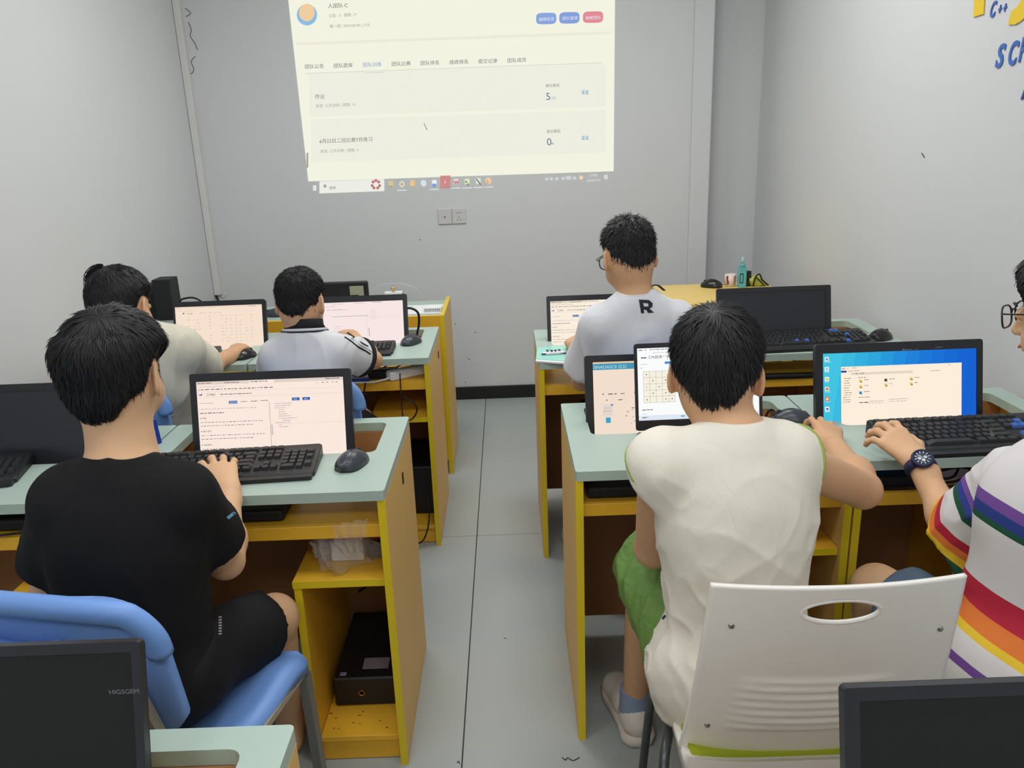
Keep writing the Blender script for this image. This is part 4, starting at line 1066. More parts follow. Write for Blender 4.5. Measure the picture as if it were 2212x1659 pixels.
cable('black cable trailing out of the bay of the far aisle desk', [(-.40, 2.88, .13), (-.41, 2.82, .082), (-.42, 2.79, .04), (-.40, 2.765, .02), (-.36, 2.765, .035), (-.335, 2.78, .11), (-.34, 2.84, .2)], .0028)
cable('long thin cable hanging in front of the far aisle desk shelf', [(-.405, 2.80, .69), (-.404, 2.775, .60), (-.402, 2.77, .48), (-.398, 2.79, .3), (-.37, 2.84, .2)], .0022)
cable('looping cable below the keyboard shelf of the far aisle desk', [(-.53, 2.78, .665), (-.535, 2.765, .60), (-.50, 2.76, .54), (-.44, 2.76, .515), (-.37, 2.765, .525), (-.35, 2.77, .57), (-.40, 2.78, .61)], .003)
t = thing('power_strip', 'white power strip under the top of the far aisle desk', 'power strip', (-.385, 2.86, .659), math.radians(35))
MB().box((-.08, -.022, 0), (.08, .022, .035), bev=.006).build('strip_body', mPaper, t)
m = MB()
for k in range(3): m.lathe([(.007, 0), (.007, .0015)], 10, Matrix.Translation((-.05 + k * .045, 0, .035)))
m.build('socket_holes', mat('socket_beige', (200, 196, 180), rough=.5), t)
tag(MB().box((-.055, -.02, 0), (.055, .02, .035), bev=.005).build('adapter', mBez2), 'black adapter leaning beside the white power strip', 'adapter').location = (-.475, 2.86, .6595)
tag(MB().box((-.045, -.011, 0), (.045, .011, .014), bev=.002).build('cable_plug', mat('vga_blue', (50, 70, 150), rough=.4)), 'blue monitor plug on the keyboard shelf of the far aisle desk', 'plug').location = (-.565, 2.82, .659)
cable('pale cable beside the blue plug on the far keyboard shelf', [(-.63, 2.80, .662), (-.58, 2.79, .664), (-.50, 2.79, .664), (-.44, 2.81, .672)], .0035, m=mPaper)
for i in range(5):
    x = -.62 + i * .05
    cable(['thin black cable on the far keyboard shelf, leftmost', 'thin black cable on the far keyboard shelf, second from left', 'thin black cable on the far keyboard shelf, in the middle', 'thin black cable on the far keyboard shelf, second from right', 'thin black cable on the far keyboard shelf, rightmost'][i], [(x, 2.84, .662), (x + .04, 2.88, .69), (x + .09, 2.92, .70), (x + .12, 2.98, .68)], .0028)
# black trays / cables on keyboard shelves
def tray(label, x0, x1, y):
    tag(MB().box((x0, 0, 0), (x1, .20, .030), bev=.008, seg=2).build('black_pad', mat('black_fabric_pad', (24, 24, 27), rough=.7)), label, 'pad').location = (0, y, .6595)
tray('flat black pad on the keyboard shelf in front of the boy in black', -.80, -.54, 1.69)
tray('flat black pad on the keyboard shelf left of the boy in black', -1.5, -1.1, 1.69)
tray('flat black pad on the keyboard shelf left of the sleeveless boy', .17, .42, 1.75)
tray('flat black pad on the keyboard shelf near the watch arm', .83, 1.0, 1.75)
for i in range(3):
    cable(['black cable on the shelf below the wrist watch, nearest', 'black cable on the shelf below the wrist watch, middle', 'black cable on the shelf below the wrist watch, farthest'][i],
          [(.86 + i * .01, 1.742 + i * .02, .662), (.95, 1.738 + i * .022, .664 + i * .004), (1.05, 1.745 + i * .02, .664), (1.12 - i * .02, 1.76 + i * .02, .680), (1.08, 1.79 + i * .01, .69), (1.0, 1.78 + i * .02, .68)], .0032)
cable('thin black cables on the shelf at the left edge', [(-1.28, 1.66, .662), (-1.22, 1.655, .664), (-1.17, 1.66, .668), (-1.12, 1.68, .664)], .0028)
for i, (x, z) in enumerate(((.80, .69), (.88, .70), (.98, .68), (1.06, .70))):
    cable(['drooping cable under the wide black monitor desk, leftmost', 'drooping cable under the wide black monitor desk, second', 'drooping cable under the wide black monitor desk, third', 'drooping cable under the wide black monitor desk, rightmost'][i], [(x - .03, 2.98, .72), (x, 2.9, z - .01), (x + .06, 2.88, z - .03), (x + .10, 2.9, z), (x + .16, 2.98, .72)], .004)
cable('black cable at the cut-out of the laptop desk', [PZ(1652, 905, .74), PZ(1662, 886, .765), PZ(1674, 890, .76), PZ(1680, 910, .75)], .003)
cable('long black cable strip under the far right desk shelf', [(.80, 2.68, .662), (.92, 2.675, .665), (1.05, 2.68, .663), (1.12, 2.70, .662)], .012)

# plastic bag with red goods on the bay shelf
mBag = bpy.data.materials.new('thin_clear_plastic'); mBag.use_nodes = True
nt = mBag.node_tree; nt.nodes.clear()
o = nt.nodes.new('ShaderNodeOutputMaterial'); mx = nt.nodes.new('ShaderNodeMixShader'); tr = nt.nodes.new('ShaderNodeBsdfTransparent'); gl = nt.nodes.new('ShaderNodeBsdfPrincipled')
gl.inputs['Base Color'].default_value = (.75, .72, .7, 1); gl.inputs['Roughness'].default_value = .18; gl.inputs['Specular IOR Level'].default_value = .9
lwt = nt.nodes.new('ShaderNodeLayerWeight'); lwt.inputs[0].default_value = .35; mr = nt.nodes.new('ShaderNodeMapRange'); mr.inputs[3].default_value = .10; mr.inputs[4].default_value = .75
nt.links.new(lwt.outputs['Facing'], mr.inputs[0]); nt.links.new(mr.outputs[0], mx.inputs[0]); nt.links.new(tr.outputs[0], mx.inputs[1]); nt.links.new(gl.outputs[0], mx.inputs[2]); nt.links.new(mx.outputs[0], o.inputs[0])
t = thing('plastic_bag', 'crumpled clear plastic bag on the yellow bay shelf near the aisle', 'bag', (-.418, 1.755, .5195))
def crumple(u, v, seed=0.0):
    a = u * 2 * math.pi
    r = .86 * (.085 + .02 * math.sin(3 * a + 1) + .012 * math.sin(7 * a + v * 6 + seed)) * (1 - .45 * v ** 2) + .012 * math.sin(11 * a + 9 * v)
    return Vector((r * math.cos(a) * 1.0, r * math.sin(a) * .75 - .03 * v, .004 + .11 * v + .012 * math.sin(5 * a + 8 * v) * v))
MB().grid([[crumple(k / 48, i / 14) for k in range(48)] for i in range(15)], closed=True).build('bag_body', mBag, t)
MB().grid([[Vector((.0 + .085 * (k / 20) * (.5 + .5 * i / 8) + .004 * math.sin(i * 1.3 + k), -.060 - .050 * min(1, i / 5) + .006 * math.sin(k * .9 + i), .05 + .10 * (i / 8) + .012 * (k / 20) * math.sin(i / 8 * 1.5))) for k in range(21)] for i in range(9)]).build('bag_handle', mBag, t)
MB().grid([[Vector((-.07 + .05 * (k / 16) + .007 * math.sin(i * 1.6 + k), -.05 + .012 * math.sin(k * .8 + i), .05 + .06 * (i / 8) + .012 * math.sin(k))) for k in range(17)] for i in range(9)]).build('bag_handle', mBag, t)
tag(MB().box((-.06, -.03, 0), (.07, .03, .022), bev=.004).build('red_packet', mat('crimson_packet', (186, 44, 62), rough=.4)), 'crimson packet inside the clear plastic bag', 'packet').location = (-.39, 1.775, .576)
tag(MB().box((-.05, -.03, 0), (.03, .03, .054), bev=.004).build('white_packet', mPaper), 'white packet inside the clear plastic bag', 'packet').location = (-.405, 1.775, .5205)
tag(MB().box((-.02, -.025, 0), (.02, .025, .05), bev=.003).build('dark_packet', mBez2), 'black packet at the right inside the clear plastic bag', 'packet').location = (-.345, 1.78, .5205)

# ------------------------------------------------------------------ chairs
mBlueP = mat('sky_blue_plastic', (116, 158, 224), rough=.42, spec=.4, var=.03, vscale=5, bump=.15, bscale=150)
mBeigeM = mat('beige_painted_steel', (172, 164, 146), rough=.4, metal=.2, var=.05)
mGreyM = mat('grey_painted_steel', (128, 128, 124), rough=.4, metal=.3)
mBolt = mat('dark_bolt', (60, 54, 46), rough=.35, metal=.7)
def blue_chair(label, loc, rz, group=None, mark=False):
    """faces +Y; origin on the floor under the seat centre"""
    t = thing('blue_plastic_chair', label, 'chair', loc, math.radians(rz), group)
    # seat: curved shell
    rows = []; n = 22
    for i in range(19):
        v = i / 18; y = -.20 + .40 * v
        z = .44 + .012 * math.cos(v * 2 * math.pi) - .035 * max(0, v - .82) ** 1.0 * 3 * (v > .82) + .02 * (1 - v) ** 4
        hw = .205 * (1 - .10 * (1 - v)) - .02 * max(0, (.06 - v) / .06) - .02 * max(0, (v - .95) / .05)
        top = [Vector((hw * (2 * k / (n - 1) - 1), y, z + .010 * abs(2 * k / (n - 1) - 1) ** 3 - .016 * (abs(2 * k / (n - 1) - 1) > .99))) for k in range(n)]
        bot = [Vector((p.x * .985, p.y, p.z - .012 if abs(p.x) < hw * .97 else p.z - .028)) for p in reversed(top)]
        rows.append(top + bot)
    m = MB().grid(rows, closed=True); N = 2 * n
    m.f += [tuple(range(N)), tuple(18 * N + i for i in range(N - 1, -1, -1))]; m.sm += [False, False]
    s = m.build('seat', mBlueP, t)
    h_ = MB()
    for r in range(3):
        for c in range(4):
            x = -.10 + c * .065; y = -.06 + r * .065; h_.prism([(x + .009 * math.cos(a), y + .0045 * math.sin(a)) for a in np.linspace(0, 2 * math.pi, 11)[:-1]], .4285, .4322 + .0 * r)
    # backrest: dished panel with a rolled top rim
    BH, BB, BT, RC = .212, .150, .412, .085
    B = Matrix.Translation((0, -.205, .46)) @ Matrix.Rotation(math.radians(9), 4, 'X')
    def hwz(z):
        w_ = BH
        if z > BT - RC: w_ = BH - RC + math.sqrt(max(0, RC * RC - (z - BT + RC) ** 2))
        elif z < BB + .03: w_ = BH - .03 + math.sqrt(max(0, .0009 - (BB + .03 - z) ** 2))
        return w_
    def yb(x): return -.026 * (1 - (x / BH) ** 2)
    rows = []
    for i in range(25):
        v = .5 - .5 * math.cos(math.pi * i / 24); z = BB + (BT - BB) * v; hw = hwz(z)
        fr = [Vector((hw * (2 * k / (n - 1) - 1), 0, z)) for k in range(n)]
        for p in fr: p.y = yb(p.x) + .010
        bk = [Vector((p.x, p.y - .020, p.z)) for p in reversed(fr)]
        rows.append([B @ p for p in fr + bk])
    m = MB().grid(rows, closed=True); m.f += [tuple(range(N))[::-1], tuple(24 * N + i for i in range(N))]; m.sm += [False, False]
    m.build('backrest', mBlueP, t)
    rim = []
    for k in range(33):
        a = math.pi * k / 32
        if k == 0 or k == 32: z = .315; x = -BH * math.cos(a)
        else:
            x = -(BH - RC) * max(-1, min(1, 1.6 * math.cos(a))) - RC * math.cos(a) * (1 if True else 0); z = BT - RC + RC * math.sin(a)
        rim.append(Vector((x, yb(x) - .012, z)))
    MB().tube([B @ p for p in rim], .018, n=10, sub=2, flat=(1.0, 1.15)).build('top_rim', mBlueP, t)
    MB().tube([B @ Vector((-.085, -.046, BT - .062)), B @ Vector((-.04, -.058, BT - .080)), B @ Vector((.035, -.058, BT - .080)), B @ Vector((.08, -.046, BT - .062))], [.008, .022, .022, .008], n=10).build('hand_grip', mBlueP, t)
    for s_ in (-1, 1):
        bar = [B @ Vector((s_ * .158, -.036, .30)), B @ Vector((s_ * .175, -.028, .12)), Vector((s_ * .19, -.18, .40))]
        o = MB().tube(bar, .0135, n=4, spline=False, smooth=False, flat=(.9, 1.3)).build('side_bar', mBeigeM, t)
        for zz in (.165, .225): MB().lathe([(.0085, 0), (.0085, .003), (.005, .006)], 12, B @ Matrix.Translation((s_ * .168, -.047, zz)) @ Matrix.Rotation(math.pi / 2, 4, 'X')).build('bolt', mBolt, o)
        MB().box((s_ * .19 - .008, -.21, .400), (s_ * .19 + .008, .19, .420), bev=.003).build('seat_rail', mBeigeM, t)
        for y0, y1 in ((.18, .185), (-.19, -.23)):
            MB().tube([(s_ * .19, y0, .40), (s_ * .20, y1, 0.0)], .015, n=4, spline=False, smooth=False).build('leg', mGreyM, t)
    MB().box((-.185, -.20, .402), (.185, -.18, .418), bev=.003).build('cross_rail', mBeigeM, t)
    return t
ch = blue_chair('sky blue plastic chair carrying the boy in black, bottom left', (-.695, 1.345, 0), -12)
hm = MB()
for (x, y) in ((.155, .05), (.155, -.03), (.06, -.12), (.10, -.05), (.11, -.15), (.04, -.17), (.12, .03)): hm.prism([(x + .008 * math.cos(a), y + .004 * math.sin(a)) for a in np.linspace(0, 2 * math.pi, 11)[:-1]], .4245, .4528 + .0005)
cp = blue_chair('sky blue chair back right of the near text monitor, with a black label strip', (-.65, 2.44, 0), 0)
Lm = Matrix.Translation((0, -.205, .46)) @ Matrix.Rotation(math.radians(9), 4, 'X')
MB().box((.155, -.034, .15), (.192, -.028, .30), bev=.002, M=Lm).build('label_strip', mBez2, cp)
vs, fs, tw = text_geo('C', bold=True)
MB().add([Lm @ Vector((x * .03 + .163, -.0345, z * .03 + .25)) for x, z in vs], fs).build('label_letter', mPaper, cp)
blue_chair('sky blue chair hidden under the child in the cream shirt', (-1.21, 2.46, 0), 0)
blue_chair('sky blue chair hidden under the boy with the letter R', (.475, 2.53, 0), 0)
blue_chair('sky blue chair under the person in the rainbow shirt', (1.0, 1.27, 0), 78)

# white chair
def white_chair():
    t = thing('white_office_chair', 'white plastic chair with an oval grip hole and lime green seat, bottom right', 'chair', (.49, 1.12, 0), 0)
    mW = mat('warm_white_plastic', (244, 242, 236), rough=.38, spec=.4, var=.02)
    mLimeS = mat('lime_seat_fabric', (170, 182, 40), rough=.85, var=.06, bump=.5, bscale=500)
    mLimeP = mat('pale_lime_patch', (196, 190, 76), rough=.8)
    NX, NZ = 64, 72; Hs = .388; z0 = .438
    def surf(u, v, side):
        x0 = (.196 + .020 * (1 - v)) ; x = x0 * (2 * u - 1)
        z = z0 + Hs * v - (.002 * (1 - (2 * u - 1) ** 2)) * v ** 2
        y = .035 - .065 * v - .018 * (1 - (2 * u - 1) ** 2) * 1 + .03 * (1 - v) ** 3
        rel = 0
        if .16 < v < .52:
            ph = (v - .16) / .36 * 7 - .55 * (2 * u - 1) ** 2 * 1.0
            w_ = max(0, 1 - abs((2 * u - 1 + .05) / .66) ** 6) * min(1, (v - .16) / .04, (.52 - v) / .04)
            rel = .0055 * (abs(math.sin(math.pi * ph)) ** .6) * w_
        return Vector((x, y - (0 if side else .0085 + rel), z))
    cu, cv, ru, rv = .51, .875, .155, .058
    def inhole(u, v): return ((u - cu) / ru) ** 2 + ((v - cv) / rv) ** 2
    vs = []; idx = {}
    mb = MB()
    for sd in (0, 1):
        for i in range(NZ + 1):
            for j in range(NX + 1):
                u, v = j / NX, i / NZ; r = inhole(u, v)
                if 0.35 < r < 2.0 and False: pass
                # snap ring vertices to the hole outline
                uu, vv = u, v
                if r < 1.0 and r > .55:
                    k = 1 / math.sqrt(r); uu, vv = cu + (u - cu) * k, cv + (v - cv) * k
                idx[(sd, i, j)] = len(vs); vs.append(surf(uu, vv, sd))
    fs = []; keep = np.zeros((NZ, NX), bool)
    for i in range(NZ):
        for j in range(NX):
            rr = [inhole((j + a) / NX, (i + b) / NZ) for a in (0, 1) for b in (0, 1)]
            keep[i, j] = min(rr) > .55
            if keep[i, j]:
                a, b, c, d = idx[(0, i, j)], idx[(0, i, j + 1)], idx[(0, i + 1, j + 1)], idx[(0, i + 1, j)]; fs.append((a, b, c, d))
                a, b, c, d = idx[(1, i, j)], idx[(1, i, j + 1)], idx[(1, i + 1, j + 1)], idx[(1, i + 1, j)]; fs.append((d, c, b, a))
    def K(i, j): return 0 <= i < NZ and 0 <= j < NX and keep[i, j]
    for i in range(NZ):
        for j in range(NX):
            if not keep[i, j]: continue
            for (di, dj, e0, e1) in ((-1, 0, (i, j), (i, j + 1)), (1, 0, (i + 1, j + 1), (i + 1, j)), (0, -1, (i + 1, j), (i, j)), (0, 1, (i, j + 1), (i + 1, j + 1))):
                if not K(i + di, j + dj):
                    fs.append((idx[(0,) + e1], idx[(0,) + e0], idx[(1,) + e0], idx[(1,) + e1]))
    mb.add(vs, fs, True); o = mb.build('backrest', mW, t)
    ring = [surf(cu + ru * 1.0 * math.cos(a), cv + rv * 1.0 * math.sin(a), 0) + Vector((0, .003, 0)) for a in np.linspace(0, 2 * math.pi, 41)]
    MB().tube(ring, .0042, n=8, spline=False, cap=False).build('grip_rim', mW, o)
    for (u, v) in ((.10, .80), (.93, .74), (.085, .20)):
        c = surf(u, v, 0); MB().lathe([(.0055, 0), (.0045, .0025), (.001, .003)], 12, Matrix.Translation(c + Vector((0, .0005, 0))) @ Matrix.Rotation(math.pi / 2, 4, 'X')).build('screw', mat('nickel', (170, 170, 168), rough=.25, metal=.8), t)
    # lower shell and seat
    rows = []; n = 18
    for i in range(15):
        v = i / 14; y = -.0 + .37 * v; hw = .212 + .012 * math.sin(v * math.pi) - .03 * v
        rows.append([Vector((hw * (2 * k / (n - 1) - 1), y, .425 + .016 * abs(2 * k / (n - 1) - 1) ** 4 + .030 * (1 - v) ** 8 - .03 * max(0, v - .85) * 3)) for k in range(n)] + [Vector((hw * (1 - 2 * k / (n - 1)), y, .409 + .004 * abs(2 * k / (n - 1) - 1) ** 2 - .03 * max(0, v - .85) * 3)) for k in range(n)])
    m = MB().grid(rows, closed=True); m.f += [tuple(range(2 * n)), tuple(14 * 2 * n + i for i in range(2 * n - 1, -1, -1))]; m.sm += [False, False]
    m.build('seat_shell', mW, t)
    rows = [[Vector((q.x * .95, q.y * .93 + .012, (q.z if k >= n else q.z - .030 * (1 - ri / 14) ** 8) + (.004 if k < n else .018))) for k, q in enumerate(r)] for ri, r in enumerate(rows)]
    for r in rows:
        for k in range(n): r[k].z += .014
    m = MB().grid(rows, closed=True); m.f += [tuple(range(2 * n)), tuple(14 * 2 * n + i for i in range(2 * n - 1, -1, -1))]; m.sm += [False, False]
    m.build('seat_cushion', mLimeS, t)
    MB().grid([[Vector((-.195 + .05 * k / 6 + .002, .135 + .055 * i / 4 + .01 * math.sin(k), .4585 - .0155 * 0 + .009 * abs((-.195 + .05 * k / 6) / .2) ** 4)) for k in range(7)] for i in range(5)]).build('pale_patch', mLimeP, t)
    mT = mat('dark_grey_tube', (74, 78, 80), rough=.35, metal=.5)
    for s_ in (-1, 1):
        MB().tube([(s_ * .252, -.06, .0), (s_ * .225, .20, .39) if False else (s_ * .248, .02, .18), (s_ * .244, .05, .34), (s_ * .234, .09, .398), (s_ * .20, .20, .400), (s_ * .20, .30, .396), (s_ * .21, .36, .30), (s_ * .225, .40, .0)], .0095, n=10).build('leg_frame', mT, t)
    MB().tube([(-.228, .06, .37), (.228, .06, .37)], .007, n=8, spline=False).build('cross_bar', mBeigeM, t)
    # lower back lip
    MB().tube([surf(u, -.035, 0) + Vector((0, .012, 0)) for u in np.linspace(.06, .97, 12)], .009, n=8, sub=2, flat=(.8, 1.2)).build('lower_lip', mW, t)
    return t
white_chair()
# ------------------------------------------------------------------ people
mSkin = mat('skin', (218, 176, 138), rough=.55, spec=.3, var=.05, vscale=14, sss=.12)
mSkin2 = mat('skin_tan', (208, 163, 126), rough=.55, spec=.3, var=.05, vscale=14, sss=.12)
mHair = mat('black_hair', (15, 15, 19), rough=.5, spec=.35, var=.3, vscale=120)
mHairN = mat('short_black_hair', (20, 20, 23), rough=.65, spec=.3, var=.3, vscale=200)
mEyeW = mat('eye_white', (232, 228, 222), rough=.25); mIris = mat('dark_iris', (30, 20, 16), rough=.2); mLip = mat('lips', (188, 112, 100), rough=.45)
mFrame = mat('black_glasses', (22, 22, 24), rough=.3); 
mLens = bpy.data.materials.new('spectacle_lens'); mLens.use_nodes = True
nt = mLens.node_tree; nt.nodes.clear(); o_ = nt.nodes.new('ShaderNodeOutputMaterial'); mx_ = nt.nodes.new('ShaderNodeMixShader'); mx_.inputs[0].default_value = .12
t_ = nt.nodes.new('ShaderNodeBsdfTransparent'); g_ = nt.nodes.new('ShaderNodeBsdfGlossy'); g_.inputs['Roughness'].default_value = .05
nt.links.new(t_.outputs[0], mx_.inputs[1]); nt.links.new(g_.outputs[0], mx_.inputs[2]); nt.links.new(mx_.outputs[0], o_.inputs[0])

def V3(*a): return Vector(a)
def rotm(yaw, pitch, roll):
    """yaw>0 turns left, pitch>0 looks up, roll>0 tilts to the right shoulder; columns = right, front, up"""
    return (Matrix.Rotation(math.radians(yaw), 3, 'Z') @ Matrix.Rotation(math.radians(pitch), 3, 'X') @ Matrix.Rotation(math.radians(roll), 3, 'Y'))
class Head:
    def __init__(s, c, yaw=0, pitch=0, roll=0, k=1.0):
        s.c = Vector(c); s.R = rotm(yaw, pitch, roll); s.k = k
        s.Rn = np.array(s.R); s.cn = A3(s.c)
    def w(s, x, y, z): return s.c + s.R @ Vector((x * s.k, y * s.k, z * s.k))
    def e(s, c, r, k=.012, sub=False, Rl=None):
        R = s.Rn.T if Rl is None else (np.array(Rl).T @ s.Rn.T)
        return ell(s.w(*c), [q * s.k for q in r], R=R, k=k, sub=sub)
    def prims(s, ears=True):
        L = [s.e((0, -.008, .018), (.073, .089, .088), .02), s.e((0, .018, -.04), (.058, .066, .062), .03), s.e((0, -.03, -.03), (.060, .055, .060), .03),
             s.e((0, .058, -.088), (.026, .024, .022), .03), s.e((-.034, .045, -.05), (.026, .03, .03), .02), s.e((.034, .045, -.05), (.026, .03, .03), .02)]
        L += [cap(s.w(0, .083, -.002), s.w(0, .100, -.034), .007 * s.k, .011 * s.k, .010), s.e((-.012, .090, -.037), (.008, .009, .007), .006), s.e((.012, .090, -.037), (.008, .009, .007), .006)]
        L += [s.e((-.031, .092, .000), (.017, .012, .011), .008, sub=True), s.e((.031, .092, .000), (.017, .012, .011), .008, sub=True)]
        L += [s.e((-.031, .077, .000), (.016, .011, .011), .004), s.e((.031, .077, .000), (.016, .011, .011), .004)]
        L += [s.e((0, .085, -.060), (.021, .009, .006), .006), s.e((0, .083, -.070), (.017, .009, .006), .006)]
        if ears:
            for sg in (-1, 1):
                Rl = Matrix.Rotation(math.radians(sg * 24), 3, 'Z') @ Matrix.Rotation(math.radians(-12), 3, 'X')
                L.append(s.e((sg * .079, -.006, -.014), (.0072, .0205, .035), .006, Rl=Rl))
                L.append(s.e((sg * .074, .002, -.024), (.010, .010, .018), .008))
                Ro = Matrix.Rotation(math.radians(sg * 24), 3, 'Z')
                L.append(s.e((sg * .0855, -.002, -.010), (.005, .0115, .022), .003, sub=True, Rl=Rl))
        return L
def limb(a, b, ra, rb, k=.02): return cap(a, b, ra, rb, k)
def hand_prims(W, fdir, up, side, s=1.0, curl=(.35, .55, .35), spread=.16, th=(.5, .35), kn=.008, lat_bend=0):
    """fdir = wrist to knuckles, up = back of hand, side = +1 thumb towards fdir x up"""
    f = Vector(fdir).normalized(); u = Vector(up); u = (u - f * u.dot(f)).normalized(); r = f.cross(u) * side
    W = Vector(W); L = []
    L.append(cap(W - f * .03 * s, W + f * .012 * s, .0215 * s, .0200 * s, .012))
    offs = (.027, .009, -.009, -.026); plen = (.080, .083, .078, .070); fl = (.064, .071, .066, .052); rr = (.0088, .0090, .0086, .0076)
    for i in range(4):
        k0 = W + f * .01 * s + r * offs[i] * .45 * s; k1 = W + f * plen[i] * s + r * offs[i] * s + u * (.004 - .0025 * abs(i - 1.3)) * s
        L.append(cap(k0, k1, .0135 * s, .0112 * s, .014))
        an = spread * (1.2 - i) * .6; d = (f * math.cos(an) + r * math.sin(an)); p = k1; a = 0
        for j, q in enumerate((.44, .31, .25)):
            a += curl[j] * (1 + .06 * i); dd = d * math.cos(a) - u * math.sin(a); p2 = p + dd * fl[i] * q * s
            L.append(cap(p, p2, rr[i] * (1 - .08 * j) * s, rr[i] * (1 - .08 * (j + 1)) * s, .0035 if j else .006)); p = p2
    b = W + f * .020 * s + r * .020 * s - u * .006 * s
    d1 = (f * math.cos(th[0]) + r * math.sin(th[0]) - u * .25).normalized(); p1 = b + d1 * .040 * s
    d2 = (f * math.cos(th[1]) + r * math.sin(th[1]) * .8 - u * .35).normalized(); p2 = p1 + d2 * .028 * s
    d3 = (f * 1.0 + r * .05 - u * .3).normalized(); p3 = p2 + d3 * .022 * s
    L += [cap(b, p1, .0145 * s, .0115 * s, .012), cap(p1, p2, .0108 * s, .0098 * s, .005), cap(p2, p3, .0096 * s, .0082 * s, .004)]
    return L
def norm(v): return v / max(np.linalg.norm(v), 1e-9)
def sdf_obj(name, prims, h, m, parent, clip=None, smooth_it=2, disp=None, attr=None, label=None, cut=None):
    V, Q = sdf_mesh(prims, h, clip, smooth_it)
    if cut is not None:
        ctr = V[Q].mean(1); Q = Q[cut(ctr)]; V, Q = compact(V, Q)
    N = vnormals(V, Q)
    if disp is not None: V = V + N * disp(V, N)[:, None]
    me = np_mesh(name, V, Q, attr(V) if attr else None)
    return link_mesh(name, me, m, parent, True, label=label)

def folds(amp, freq, axis=(0, 0, 1), stretch=3.0, seed=0, warp=.6):
    ax = norm(np.array(axis, float))
    def f(V, N):
        al = V @ ax; P_ = V - np.outer(al, ax)
        w1 = vnoise(V * freq * .6, seed + 5) - .5
        q = P_ * freq + np.outer(al, ax) * freq / stretch + w1[:, None] * warp
        n = vnoise(q, seed); r = 1 - np.abs(2 * n - 1); n2 = vnoise(q * 2.3, seed + 9)
        return amp * (r ** 3 - .3) + amp * .35 * (n2 - .5)
    return f

